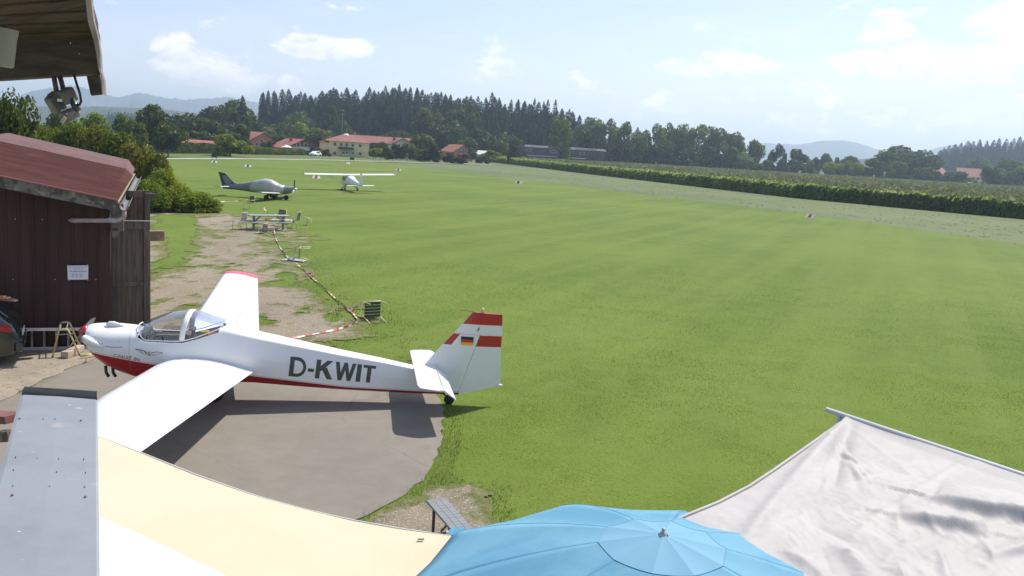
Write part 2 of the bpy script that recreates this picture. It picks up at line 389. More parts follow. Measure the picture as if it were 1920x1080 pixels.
def gravel_mask(x, y):
    n = fbm(x, y, .9, 3, 4) - .5; n2_ = fbm(x + .3 * y, y - .2 * x, 3.5, 11, 4) - .5
    s = sdpoly(x, y, yard_poly) * .7
    g = np.clip(s, -3, 1.0) + n * 1.3 + n2_ * 1.3 + .15
    # weedy patches inside the yard
    wy = fbm(x, y * .55, .55, 21, 4)
    g = g - np.clip((wy - .60) * 9, 0, .9) - np.clip((fbm(x, y * .6, 2.1, 25, 4) - .57) * 12, 0, 1.0)
    g = g - np.clip(sdpoly(x, y, hole) * 1.6 + .25 + n * 2.2 + n2_ * 2, 0, 3)
    s2 = sdpoly(x, y, small_yard); g2_ = np.clip(s2 * 3, -3, 1.2) + n * 1.2 + n2_ * 1.6
    g = np.maximum(g, g2_ + 1.4 * (fbm(x * .8 + y * .5, y, 9, 13, 2) - .5))
    for (dx, dy, rx, ry) in dirt_spots: g = np.maximum(g, 1 - ((x - dx) / rx) ** 2 - ((y - dy) / ry) ** 2 + n2_ * 1.2 - .2)
    return g
def cells(name, x0, x1, y0, y1, s, z, mat, fn):
    xs = np.arange(x0, x1, s); ys = np.arange(y0, y1, s); X, Y = np.meshgrid(xs, ys)
    Xj = X + (vnoise(X, Y, 5.1 / s * .13, 3) - .5) * s * .4; Yj = Y + (vnoise(X, Y, 5.3 / s * .13, 9) - .5) * s * .4
    Z = z + (vnoise(X, Y, 2.0, 6) - .5) * .012
    gm = fn(X + s / 2, Y + s / 2); keep = (gm > -.35)[:-1, :-1]
    for _ in range(3):
        kp = np.pad(keep, 1).astype(int); keep = keep & ((kp[:-2, 1:-1] + kp[2:, 1:-1] + kp[1:-1, :-2] + kp[1:-1, 2:]) >= 3)
    idx = np.arange(X.size).reshape(X.shape); i, j = np.nonzero(keep)
    F = np.stack([idx[i, j], idx[i, j + 1], idx[i + 1, j + 1], idx[i + 1, j]], 1)
    V = np.stack([Xj.ravel(), Yj.ravel(), Z.ravel()], 1)
    used = np.unique(F); remap = np.full(len(V), -1); remap[used] = np.arange(len(used))
    return np_mesh(name, V[used], remap[F], mat, smooth=True, attrs={'wear': np.clip(gm.ravel()[used], -1, 1.5)})
tag(cells('gravel_yard', -34, -2.0, 17.5, 58, .11, .022, m_gravel, lambda x, y: np.where(sdpoly(x, y, tarmac_poly) > .05, -9, gravel_mask(x, y))), kind='structure')
tag(cells('gravel_path', -3.4, 3, 7.4, 16, .06, .024, m_gravel, lambda x, y: np.where(sdpoly(x, y, tarmac_poly) > .03, -9, gravel_mask(x, y))), kind='structure')

# ------------------------------------------------------------------ grass (near part as blades)
m_blade = leafmat('grass_blade', (.138, .225, .028), (.208, .300, .050), trans=.35, objvar=0, scale=.35)
m_dryblade = leafmat('weed_leaf', (.12, .15, .045), (.19, .19, .08), trans=.3, objvar=0, scale=.5)
m_clover = M('clover_flower', (.62, .60, .48), rough=.8)
def blades(name, n, y0, y1, mat, hgt, wid, mask, seed, pw=1.0, hv=.5):
    r = np.random.default_rng(seed)
    u = r.random(n); y = (y0 ** (-pw) + u * (y1 ** (-pw) - y0 ** (-pw))) ** (-1 / pw)
    x = (r.random(n) * 2 - 1) * .64 * y
    k = mask(x, y); x = x[k]; y = y[k]; n = len(x)
    hn = (.45 + 1.2 * fbm(x, y, 1.6, 31, 3) * fbm(x, y, .3, 41, 2) * 1.6) * np.clip((y1 * 1.02 - y) / (y1 * .55), .15, 1)
    h = hgt * hn * (1 - hv + hv * 2 * r.random(n)); w = wid * np.clip(y / 13, .8, 2.6) * (.7 + .6 * r.random(n))
    a = r.random(n) * 6.283; ln = r.random(n) * .9 * h; b = a + 1.57 + (r.random(n) - .5) * 1.2
    bx, by = np.cos(a) * w / 2, np.sin(a) * w / 2; tx, ty = np.cos(b) * ln, np.sin(b) * ln
    z0 = np.full(n, .0)
    V = np.stack([np.stack([x - bx, y - by, z0], 1), np.stack([x + bx, y + by, z0], 1), np.stack([x + tx, y + ty, h], 1)], 1).reshape(-1, 3)
    return V
def lawn_ok(x, y):
    g = gravel_mask(x, y); t = sdpoly(x, y, tarmac_poly); c = inpoly(x, y, conc)
    dry = g > .25 * (np.random.default_rng(6).random(len(x)) - .6) * 2 + .05
    keep = (t < -.03 - .0) & ~c & (~dry | (np.random.default_rng(5).random(len(x)) < .04))
    return keep & ~inpoly(x, y, [(-40, 10), (-9, 19.5), (-13.3, 30.5), (-26, 50), (-60, 60)])
V1 = blades('g', 680000, 8.5, 62, None, .021, .0082, lawn_ok, 3, pw=.8)
tri = np.arange(len(V1)).reshape(-1, 3)
tag(np_mesh('grass', V1, tri, m_blade), kind='stuff')
def weedy(x, y):
    g = gravel_mask(x, y); t = sdpoly(x, y, tarmac_poly)
    band = (t < 0) & (t > -.35) & (y < 16.5)
    return (((g > -.7) & (g < .15 + .7 * np.random.default_rng(8).random(len(x)) ** 2)) | band) & (t < .03) & ~inpoly(x, y, conc) & (y < 50) & (x > -14 - (y - 20) * .4)
V2 = blades('w', 200000, 9, 50, None, .055, .012, weedy, 13, pw=.6)
tag(np_mesh('weeds', V2, np.arange(len(V2)).reshape(-1, 3), m_dryblade), kind='stuff')
def clover():
    r = np.random.default_rng(77); n = 16000; u = r.random(n); y = 9 + (40 - 9) * u ** 1.5; x = (r.random(n) * 2 - 1) * .62 * y
    k = lawn_ok(x, y) & (fbm(x, y, .9, 51, 3) > .47); x, y = x[k], y[k]; n = len(x); s = .009 * np.clip(y / 14, .8, 2.2); z = .05 + .02 * r.random(n); V = []
    for dx, dy, dz in ((-1, 0, 0), (0, -1, .6), (1, 0, 0), (0, 1, -.4)): V.append(np.stack([x + dx * s, y + dy * s, z + dz * s], 1))
    V = np.stack(V, 1).reshape(-1, 3)
    return tag(np_mesh('clover_flowers', V, np.arange(len(V)).reshape(-1, 4), m_clover), kind='stuff')
clover()

# ------------------------------------------------------------------ maize
corn_back = [(-10, 372), (30, 470), (100, 500), (200, 490), (300, 450), (420, 330), (420, 150)]
corn_poly = corn_front + corn_back
m_maize = leafmat('maize_leaf', (.175, .255, .085), (.22, .30, .11), trans=.6, objvar=0, scale=.12)
m_maizetop = M('maize_tassel', (.25, .24, .15), (.19, .21, .11), rough=.8, scale=1)
m_maizein = M('maize_inside', (.16, .22, .085), (.19, .25, .10), rough=.9, scale=1)
cbk = MB(); inner = []
for p, q in zip(corn_poly, corn_poly[1:] + corn_poly[:1]): inner.append(p)
cm = Vector((sum(p[0] for p in corn_poly) / len(corn_poly), sum(p[1] for p in corn_poly) / len(corn_poly)))
sh = [(p[0] + (cm.x - p[0]) * .012, p[1] + (cm.y - p[1]) * .012) for p in corn_poly]
cbk.prism(sh, .0, 1.75)
VA, MI = [], []
r = np.random.default_rng(5)
def seg_sample(n, line, pw=1.6):
    P = np.array(line); d = np.hypot(*(P[1:] - P[:-1]).T); mid = (P[1:] + P[:-1]) / 2; w = d / np.hypot(mid[:, 0], mid[:, 1]) ** 1.2; w /= w.sum()
    s = r.choice(len(d), n, p=w); t = r.random(n); p = P[s] + (P[s + 1] - P[s]) * t[:, None]; dd = (P[s + 1] - P[s]) / d[s][:, None]
    return p, np.stack([dd[:, 1], -dd[:, 0]], 1) * 1.0
fine_front = dens_line(corn_front, 5)
p, nrm = seg_sample(150000, fine_front)
side = np.array([-1, -1.0]); flip = (nrm @ side) > 0; nrm[~flip] *= -1
inset = r.random(len(p)) ** 1.9 * 3.0 - .28 + (fbm(p[:, 0], p[:, 1], .8, 2, 2) - .5) * .8
p = p - nrm * inset[:, None]
z = r.random(len(p)) * 2.1 + .15; z = z + (fbm(p[:, 0], p[:, 1], .6, 7, 2) - .5) * .45
def leaves(p, z, L, Wd, droop, up):
    n = len(p); a = r.random(n) * 6.283; L = L * (.6 + .8 * r.random(n)); w = Wd * (.7 + .6 * r.random(n))
    dx, dy = np.cos(a), np.sin(a); sx, sy = -dy, dx; z = np.asarray(z)
    v0 = np.stack([p[:, 0] - sx * w * .5, p[:, 1] - sy * w * .5, z], 1); v1 = np.stack([p[:, 0] + sx * w * .5, p[:, 1] + sy * w * .5, z + w * .3], 1)
    v2 = np.stack([p[:, 0] + dx * L * .6 + sx * w * .5, p[:, 1] + dy * L * .6 + sy * w * .5, z + up * L * (.5 + r.random(n))], 1)
    v3 = np.stack([p[:, 0] + dx * L, p[:, 1] + dy * L, z + L * (up * .5 - droop * r.random(n))], 1)
    return np.stack([v0, v1, v2, v3], 1).reshape(-1, 3)
A = leaves(p, z, .62, .14, .7, .35)
# top of the crop, thinning with distance
n = 190000; a = r.random(n); px_ = 910 + 1100 * r.random(n); dist = 100 + 330 * r.random(n) ** 1.7
X = (px_ - 960) / FPX * dist; Y = dist
k = inpoly(X, Y, corn_poly); P2 = np.stack([X[k], Y[k]], 1); zz = 1.85 + .35 * r.random(len(P2)) + (fbm(P2[:, 0], P2[:, 1], .25, 7, 3) - .5) * .5
B = leaves(P2, zz, .7, .2, .3, .5)
kt = r.random(len(P2)) < .45; P3 = P2[kt] + .1; n3 = len(P3); zt = 2.15 + .25 * r.random(n3); s3 = .05 + .0006 * P3[:, 1]
C = np.stack([np.stack([P3[:, 0] - s3, P3[:, 1], zt - .25], 1), np.stack([P3[:, 0] + s3, P3[:, 1], zt - .25], 1), np.stack([P3[:, 0] + s3 * .4, P3[:, 1] + .1, zt + .2], 1), np.stack([P3[:, 0] - s3 * .4, P3[:, 1] + .1, zt + .2], 1)], 1).reshape(-1, 3)
Vc = np.concatenate([A, B, C]); Fc = np.arange(len(Vc)).reshape(-1, 4)
maize = np_mesh('maize_field', Vc, Fc, [m_maize, m_maizetop, leafmat('maize_top_leaf', (.165, .195, .085), (.205, .225, .115), trans=.35, objvar=0, scale=.12)]); mi = np.zeros(len(Fc), np.int32); mi[len(A) // 4:] = 2; mi[-n3:] = 1
maize.data.polygons.foreach_set('material_index', mi); tag(maize, 'tall green maize crop with pale tassels beyond the hay strip', kind='stuff')
ins = cbk.build('maize_stalks', m_maizein, parent=maize)
# hay swath tufts on the cut strip
n = 16000; dist = 45 + 200 * r.random(n) ** 1.8; px_ = 800 + 1200 * r.random(n); X = (px_ - 960) / FPX * dist; Y = dist
k = inpoly(X, Y, hay_poly) & (fbm(X * .9, Y * .25, .8, 15, 3) > .5); P4 = np.stack([X[k], Y[k]], 1)
H4 = leaves(P4, .02 + np.zeros(len(P4)), .30, .10, .0, .07)
tag(np_mesh('hay_swaths', H4, np.arange(len(H4)).reshape(-1, 4), M('dry_hay', (.16, .185, .085), (.20, .21, .11), rough=.9, scale=1)), kind='stuff')

# ------------------------------------------------------------------ hills
def hillstrip(name, prof, depth, thick, mat, jag=0.0, step=None, seed=0):
    """a ridge whose crest follows the elevations seen along the horizon, real height at a real distance"""
    xs = [p[0] for p in prof]; ys = [p[1] for p in prof]; step = step or max(2, (xs[-1] - xs[0]) / 260)
    X = np.arange(xs[0], xs[-1] + step, step); Yp = np.interp(X, xs, ys); rows = []
    for k, (x, yp) in enumerate(zip(X, Yp)):
        P = D(x, yp, depth); h = P.z + jag * (fbm(np.array([x * 1.0]), np.array([0.]), .35, seed, 4)[0] - .5)
        row = []
        for j in range(9):
            t = j / 4 - 1; dy = t * thick; hh = max(-8, h * (1 - abs(t) ** 1.3) + (1 - abs(t)) * abs(t) * h * 1.2 * (fbm(np.array([P.x / depth * 40.]), np.array([t * 3.]), 1.2, seed + 3, 4)[0] - .5))
            if j == 4: hh = h
            row.append((P.x * (1 + dy / depth), depth + dy, hh if abs(t) < 1 else -8))
        rows.append(row)
    b = MB(); b.grid(rows); return tag(b.build(name, mat, smooth=True), kind='structure')
m_mount = M('mountain', (.045, .065, .055), (.10, .10, .09), rough=.95, scale=.003, detail=6)
m_ridge = M('wooded_ridge', (.022, .035, .016), (.035, .055, .022), rough=.95, scale=.02)
hillstrip('mountains', [(-300, 190), (-100, 200), (0, 195), (55, 172), (90, 165), (135, 160), (165, 166), (195, 177), (225, 183), (262, 173), (300, 182), (345, 187), (400, 184), (430, 182), (470, 190), (560, 205), (700, 222), (800, 265)], 4000, 550, m_mount, 12, seed=2)
hillstrip('mountains', [(1100, 300), (1340, 285), (1430, 268), (1500, 271), (1540, 264), (1580, 263), (1610, 268), (1660, 285), (1720, 291), (1760, 276), (1790, 271), (1850, 278), (2100, 290)], 4400, 550, m_mount, 8, seed=5)
hillstrip('wooded_hills', [(-250, 205), (60, 199), (200, 200), (300, 204), (380, 214), (470, 226), (560, 238), (640, 262)], 1700, 300, m_ridge, 3.5, step=.8, seed=8)

def hillh(x, y):
    px = 960 + FPX * x / max(y, 1); b = np.interp(px, [380, 450, 560, 700, 800, 900, 980, 1060, 1130], [0, 3, 6, 8.5, 8, 6.5, 3.5, 1, 0])
    return float(b * min(1, max(0, (y - 395) / 60)) ** .8) if y > 395 else 0.0
def righth(x, y):
    return float(30 * min(1, max(0, (y - 800) / 260)) * min(1, max(0, (x - 350) / 180)))
rows = [[(xx, yy, hillh(xx, yy) - (0 if 396 < yy < 640 else .3)) for xx in range(-190, 80, 10)] for yy in list(range(390, 560, 10)) + [640]]
b = MB(); b.grid(rows); tag(b.build('forest_hill', groundmat('forest_floor', (.03, .04, .015), (.05, .06, .025)), smooth=True), kind='structure')
rows = [[(xx, yy, righth(xx, yy) - .1) for xx in range(330, 900, 30)] for yy in range(780, 1300, 40)]
b = MB(); b.grid(rows); tag(b.build('far_hill', bpy.data.materials['forest_floor'], smooth=True), kind='structure')

# ------------------------------------------------------------------ trees
def leafquads(P, N, s, r, asp=.62):
    n = len(P); a = r.normal(size=(n, 3)) ; N = N + a * .55; N /= np.linalg.norm(N, axis=1)[:, None] + 1e-9
    t = np.cross(N, r.normal(size=(n, 3))); t /= np.linalg.norm(t, axis=1)[:, None] + 1e-9; b = np.cross(N, t)
    s = (s * (.6 + .8 * r.random(n)))[:, None]
    V = np.stack([P - t * s, P - b * s * asp, P + t * s, P + b * s * asp], 1).reshape(-1, 3)
    return V
def crown_mesh(name, n, ls, lobes, kind, seed, mat, flat=1.0):
    """unit crown: height 1, width 1"""
    r = np.random.default_rng(seed); C, Rr = [], []
    for k in range(lobes):
        if kind == 'round':
            d = r.normal(size=3); d /= np.linalg.norm(d); q = r.random() ** .4 * .30; c = np.array([0, 0, .56]) + d * q * np.array([1.05, 1.05, 1.15]); rr = .13 + .10 * r.random()
        elif kind == 'tall':
            z = .16 + .74 * (k + .5) / lobes; env = .30 * math.sin(math.pi * min(1, (z * .93 + .06))) ** .6; a = r.random() * 6.28; c = np.array([math.cos(a) * env * .8, math.sin(a) * env * .8, z]); rr = .10 + .075 * r.random()
        else:  # bush, down to the ground
            a = r.random() * 6.28; z = .12 + .66 * r.random(); e = .36 * math.sqrt(max(.05, 1 - (z / .95) ** 2)) * r.random() ** .4; c = np.array([math.cos(a) * e, math.sin(a) * e, z]); rr = .11 + .09 * r.random()
        C.append(c); Rr.append(rr)
    C = np.array(C); Rr = np.array(Rr); w = Rr ** 2; idx = r.choice(lobes, n, p=w / w.sum())
    d = r.normal(size=(n, 3)); d /= np.linalg.norm(d, axis=1)[:, None]
    rad_ = Rr[idx] * (1 - .45 * r.random(n) ** 2.2 + .10 * r.normal(size=n) * .6)
    P = C[idx] + d * rad_[:, None]; P[:, 2] = np.maximum(P[:, 2], .01 if kind == 'bush' else .12)
    V = leafquads(P, d, ls, r)
    return np_mesh(name, V, np.arange(len(V)).reshape(-1, 4), mat, link=False)
def conifer_mesh(name, n, seed, mat, gap=.12, slim=1.0, ls=.035):
    r = np.random.default_rng(seed); t = gap + (1 - gap) * r.random(n) ** 1.25
    tier = (t * 17 + .0) % 1.0
    env = (1 - t) ** .52 * .5 * slim * (.62 + .38 * (1 - tier)) * (.75 + .35 * vnoise(t * 9, np.zeros(n), 1, seed)); a = r.random(n) * 6.283
    env = env * (.78 + .3 * vnoise(a * 2.2, t * 8, 1, seed + 2)) + .008
    rr = env * (.35 + .65 * r.random(n) ** .5)
    P = np.stack([np.cos(a) * rr, np.sin(a) * rr, t - rr * .22], 1)
    o = np.stack([np.cos(a), np.sin(a), np.full(n, -.35)], 1); s = ls * (.55 + .9 * r.random(n)) * (.5 + (1 - t) * .8); sd_ = np.stack([-np.sin(a), np.cos(a), np.zeros(n)], 1)
    up = np.stack([np.zeros(n), np.zeros(n), np.full(n, .5)], 1) + r.normal(size=(n, 3)) * .3
    s = s[:, None]
    V = np.stack([P - o * s * .8, P - sd_ * s * .7 + up * s * .3, P + o * s * 1.3, P + sd_ * s * .7 - up * s * .2], 1).reshape(-1, 3)
    return np_mesh(name, V, np.arange(len(V)).reshape(-1, 4), mat, link=False)
m_bark = M('bark', (.10, .08, .06), (.16, .13, .10), rough=.9, scale=8, bump=.5)
def trunk_mesh(name, h, r0, limbs, seed, crown=True):
    r = random.Random(seed); b = MB(); b.tube([(0, 0, 0), (r.uniform(-.01, .01), r.uniform(-.01, .01), h * .5), (0, 0, h)], [r0, r0 * .75, r0 * .3], 7)
    for k in range(limbs):
        z = h * r.uniform(.35, .85); a = r.random() * 6.28; l = r.uniform(.14, .26)
        b.tube([(0, 0, z), (math.cos(a) * l * .6, math.sin(a) * l * .6, z + l * .45), (math.cos(a) * l, math.sin(a) * l, z + l * .9)], [r0 * .45, r0 * .3, r0 * .12], 5)
    me = bpy.data.meshes.new(name); me.from_pydata(b.v, [], b.f); me.materials.append(m_bark); return me
lm_dark = leafmat('leaf_dark', (.050, .076, .018), (.080, .108, .026))
lm_mid = leafmat('leaf_mid', (.080, .115, .024), (.130, .165, .036), trans=.42)
lm_bright = leafmat('leaf_bright', (.15, .21, .030), (.22, .265, .045), trans=.45)
lm_pop = leafmat('leaf_poplar', (.115, .155, .040), (.165, .205, .065), trans=.45)
lm_fir = leafmat('needle', (.014, .036, .017), (.024, .050, .022), trans=.12, objvar=.3)
CM = {}
for kn, mt in (('dark', lm_dark), ('mid', lm_mid), ('bright', lm_bright), ('pop', lm_pop)):
    for v in range(3):
        CM[kn, 'round', v] = crown_mesh('crown', 2700, .042, 17, 'round', 10 + v * 7 + len(CM), mt)
        CM[kn, 'tall', v] = crown_mesh('crown', 2500, .033, 16, 'tall', 50 + v * 5 + len(CM), mt)
        CM[kn, 'bush', v] = crown_mesh('crown', 2500, .044, 15, 'bush', 90 + v * 3 + len(CM), mt)
TR = [trunk_mesh('trunk', .62, .022, 6, 3), trunk_mesh('trunk', .7, .018, 7, 4)]
TRs = trunk_mesh('trunk', .96, .013, 0, 5)
FM = [conifer_mesh('crown', 2600, 200 + k, lm_fir, ls=.042, gap=(.05, .1, .3, .2)[k], slim=(1.6, 1.4, 1.4, 1.65)[k]) for k in range(4)]
def put_tree(name, label, cat, x, y, z, w, h, crown, trunk, group=None):
    root = thing(name, label, cat, (x, y, z), random.random() * 6.28, group); root.scale = (w, w, h)
    c = bpy.data.objects.new('crown', crown); col.objects.link(c); c.parent = root
    if trunk: t = bpy.data.objects.new('trunk', trunk); col.objects.link(t); t.parent = root
    return root
def decid(px, top, wpx, depth, kn='mid', kind='round', label=None, group=None, z=0.0, name='tree', wk=1.08):
    P = D(px, top, depth); h = P.z - z; w = wpx * depth / FPX * wk
    return put_tree(name, label or LBL[0], 'tree' if name == 'tree' else name.replace('_', ' '), P.x, depth, z, w / (.86 if kind == 'round' else .72 if kind == 'tall' else .84), h / (.97 if kind == 'round' else .98), CM[kn, kind, random.randrange(3)], random.choice(TR), group or LBL[1])
# --- spruce wood on the hill
skyx = [470, 485, 500, 520, 560, 600, 640, 680, 740, 800, 860, 900, 930, 960, 1000, 1040, 1075, 1110, 1150]
skyy = [185, 172, 170, 170, 171, 171, 168, 171, 163, 167, 175, 180, 184, 189, 194, 205, 213, 232, 240]
cnt = 0
for row, (dep, dz) in enumerate(((424, -8.5), (437, -5), (450, -2.5), (463, -.6), (476, .4))):
    x = 487 - row * 2 if row > 2 else 560 - row * 10
    while x < 1120:
        stp = random.uniform(13, 21) if row < 3 else random.uniform(8, 16)
        x += stp
        yy = dep + random.uniform(-4, 4); top = np.interp(x, skyx, skyy); P = D(x, float(top), yy); zt = P.z + dz + random.gauss(0, 1.3) - .8
        if random.random() < .08 and row > 2: zt += 2.0
        g = hillh(P.x, yy); h = zt - g
        if h < 9: continue
        w = random.uniform(6.4, 11)
        put_tree('spruce_tree', 'dark spruce packed in the wood on the hill behind the village', 'tree', P.x, yy, g - .3, w, h, FM[random.choice((0, 1, 0, 3)) if row < 3 else random.choice((1, 2, 2, 3))], TRs, 'spruces of the wood on the hill'); cnt += 1
for (px, top, dep) in ((455, 179, 330), (1020, 190, 450), (1042, 186, 452), (1068, 204, 450), (1003, 184, 455), (620, 168, 470), (1182, 238, 470), (1196, 238, 475), (1212, 242, 480), (1028, 186, 440)):
    P = D(px, top, dep); put_tree('spruce_tree', 'lone pointed spruce rising above the other tree tops', 'tree', P.x, dep, 0, 6.5, P.z, FM[0 if px != 455 else 2], TRs, 'single spruces above the tree line')
for (x0, x1) in ((204, 262),):
    for x in range(x0, x1, 6):
        P = D(x, 211 + random.uniform(-3, 3), 900); put_tree('spruce_tree', 'small far spruce before the blue ridge under the floodlights', 'tree', P.x, 900, 0, 8, P.z, FM[0], TRs, 'far spruces before the blue ridge')
# --- wood on the right-hand hill
for row, dep in enumerate((900, 945, 1000)):
    x = 1745 + row * 8
    while x < 2080:
        x += random.uniform(9, 14); top = np.interp(x, [1750, 1775, 1800, 1815, 1850, 1920, 2000], [282, 272, 268, 263, 261, 257, 258]) + (2 - row) * 6.5 + random.gauss(0, 1.6)
        P = D(x, float(top), dep); g = righth(P.x, dep)
        put_tree('spruce_tree', 'distant dark conifer of the wood at the right-hand edge', 'tree', P.x, dep, g - .5, random.uniform(11, 14), max(8, P.z - g + .5), FM[random.randrange(4)], TRs, 'conifers of the far wood on the right')
# --- broadleaf trees
LBL = ('', '')
LBL = ('leafy broadleaf tree in front of the spruce wood behind the houses', 'broadleaf trees before the spruce wood')
for a in ((440, 190, 72, 335, 'dark'), (402, 197, 62, 335, 'dark'), (372, 212, 50, 330, 'mid'), (560, 212, 62, 400, 'dark'), (628, 196, 44, 405, 'dark', 'tall'), (530, 232, 60, 380, 'dark'), (485, 232, 60, 370, 'mid'), (590, 236, 66, 380, 'mid'),
          (562, 227, 26, 350, 'bright'), (600, 245, 70, 330, 'mid'), (655, 243, 50, 350, 'dark'), (700, 250, 52, 345, 'mid'), (745, 246, 50, 370, 'dark'), (803, 212, 66, 385, 'mid'), (830, 232, 60, 380, 'dark'), (873, 199, 66, 395, 'dark'),
          (852, 228, 56, 385, 'dark'), (880, 258, 44, 370, 'mid'), (905, 240, 56, 395, 'dark'), (950, 252, 60, 400, 'dark'), (1010, 232, 56, 448, 'mid'), (985, 250, 44, 446, 'mid'), (640, 228, 44, 395, 'dark'), (1030, 214, 44, 450, 'dark'), (1060, 232, 44, 452, 'dark'), (430, 228, 60, 320, 'dark'), (470, 216, 44, 345, 'dark')):
    decid(*a)
LBL = ('garden tree standing among the village houses', 'garden trees of the village')
for a in ((525, 250, 38, 275, 'mid', 'bush'), (505, 262, 34, 268, 'mid', 'bush'), (796, 250, 46, 300, 'pop'), (814, 262, 38, 268, 'dark', 'bush'), (770, 266, 34, 285, 'mid', 'bush'), (716, 266, 30, 285, 'mid'), (745, 268, 28, 285, 'dark', 'bush'),
          (705, 276, 28, 268, 'bright', 'bush'), (727, 274, 24, 270, 'dark', 'bush'), (938, 262, 32, 350, 'mid', 'round'), (966, 267, 25, 320, 'dark', 'bush'), (920, 280, 40, 330, 'bright', 'bush'), (612, 278, 18, 262, 'mid', 'bush'), (588, 276, 26, 262, 'dark', 'bush'), (845, 283, 30, 272, 'dark', 'bush'), (868, 288, 30, 272, 'dark', 'bush'), (905, 290, 22, 300, 'mid', 'bush'), (885, 280, 20, 320, 'mid'), (790, 276, 30, 275, 'mid', 'bush')):
    decid(*a)
LBL = ('tree or tall shrub in the belt left of the village, beyond the big hedge', 'trees left of the village')
for a in ((180, 208, 62, 120, 'bright'), (232, 221, 44, 150, 'mid'), (287, 199, 66, 170, 'dark'), (345, 210, 66, 250, 'dark'), (392, 226, 50, 252, 'dark'), (250, 232, 46, 140, 'mid'), (315, 232, 56, 165, 'dark'), (372, 240, 56, 248, 'mid', 'bush'), (415, 240, 50, 246, 'dark', 'bush'), (300, 255, 56, 246, 'dark', 'bush'), (350, 248, 60, 244, 'mid', 'bush'), (390, 250, 44, 244, 'dark', 'bush'), (455, 232, 40, 250, 'mid'), (120, 212, 60, 130, 'mid'), (435, 246, 44, 230, 'dark', 'bush')):
    decid(*a)
decid(432, 247, 66, 195, 'bright', 'bush', 'rounded bright green willow bush at the end of the dark hedge', 'willow bush')
LBL = ('tall poplar in the row standing beyond the maize field', 'poplars beyond the maize')
for a in ((1052, 222, 34, 384, 'pop', 'tall'), (1088, 236, 36, 440, 'pop', 'tall'), (1112, 221, 44, 440, 'pop', 'tall'), (1140, 228, 34, 440, 'pop', 'tall'), (1172, 231, 34, 445, 'pop', 'tall'), (1204, 246, 34, 450, 'pop', 'tall'), (1232, 236, 34, 450, 'pop', 'tall'),
          (1262, 236, 28, 455, 'pop', 'tall'), (1285, 234, 28, 455, 'pop', 'tall'), (1312, 234, 34, 455, 'pop', 'tall'), (1336, 238, 28, 455, 'pop', 'tall'), (1362, 246, 42, 455, 'pop', 'tall'), (1248, 242, 24, 460, 'pop', 'tall')):
    decid(*a, wk=1.3)
LBL = ('low bushy tree filling the belt along the far side of the maize', 'bushy trees along the far side of the maize')
x = 1125
while x < 1420:
    decid(x, np.interp(x, [1060, 1200, 1300, 1420], [262, 268, 276, 282]) + random.uniform(-9, 9), random.uniform(28, 42), 440 + random.uniform(-4, 14), random.choice(('dark', 'mid', 'dark', 'pop')), random.choice(('bush', 'round')), wk=1.2); x += random.uniform(12, 19)
for a in ((1382, 256, 44, 460, 'mid'), (1417, 262, 38, 470, 'mid'), (1446, 279, 22, 480, 'dark', 'bush'), (1466, 273, 24, 480, 'dark', 'tall'), (1490, 277, 34, 485, 'dark', 'bush'), (1512, 288, 22, 490, 'dark', 'bush'), (1532, 290, 22, 500, 'dark', 'bush'), (1550, 289, 24, 540, 'dark'), (1570, 290, 22, 540, 'dark', 'bush'), (1597, 292, 40, 540, 'mid'), (1520, 296, 26, 480, 'mid', 'bush'), (1440, 296, 26, 470, 'mid', 'bush'), (1470, 298, 30, 470, 'dark', 'bush'), (1410, 290, 26, 465, 'dark', 'bush')):
    decid(*a)
LBL = ('small round lollipop-shaped orchard tree beside the chestnuts', 'round orchard trees beyond the maize')
for a in ((1558, 302, 32, 475, 'bright'), (1586, 302, 26, 475, 'bright'), (1609, 304, 24, 475, 'bright'), (1633, 295, 30, 480, 'dark', 'bush'), (1653, 297, 22, 480, 'mid', 'bush'), (1670, 306, 18, 475, 'mid', 'bush'), (1687, 298, 28, 478, 'mid'), (1733, 309, 38, 470, 'mid', 'bush'), (1757, 318, 24, 475, 'mid', 'bush')):
    decid(*a)
decid(1685, 275, 70, 500, 'dark', 'round', 'broad dark chestnut, tallest left of the red roofs', 'big chestnuts', wk=1.25)
decid(1732, 279, 52, 505, 'dark', 'round', 'second broad dark chestnut, directly left of the red roofs', 'big chestnuts', wk=1.25)
decid(1708, 290, 46, 500, 'dark', 'bush', 'dark lower tree squeezed between the two broad chestnuts', 'big chestnuts', wk=1.2)
LBL = ('leafy tree near the two red-roofed houses on the right', 'trees by the houses on the right')
for a in ((1772, 326, 26, 500, 'mid', 'bush'), (1795, 318, 50, 470, 'mid', 'bush'), (1820, 330, 30, 470, 'bright', 'bush'), (1890, 303, 60, 560, 'mid'), (1912, 313, 50, 480, 'mid', 'bush'), (1935, 305, 50, 500, 'mid'), (1880, 320, 40, 480, 'mid', 'bush'), (1840, 300, 50, 690, 'mid'), (1825, 306, 50, 700, 'dark', 'bush')):
    decid(*a)
P = D(1861, 306, 430); put_tree('yew_tree', 'dark cone-shaped tree standing alone at the far right edge of the maize', 'tree', P.x, 430, 0, 11.5, P.z, crown_mesh('crown', 2600, .03, 16, 'bush', 333, lm_dark), TR[0])
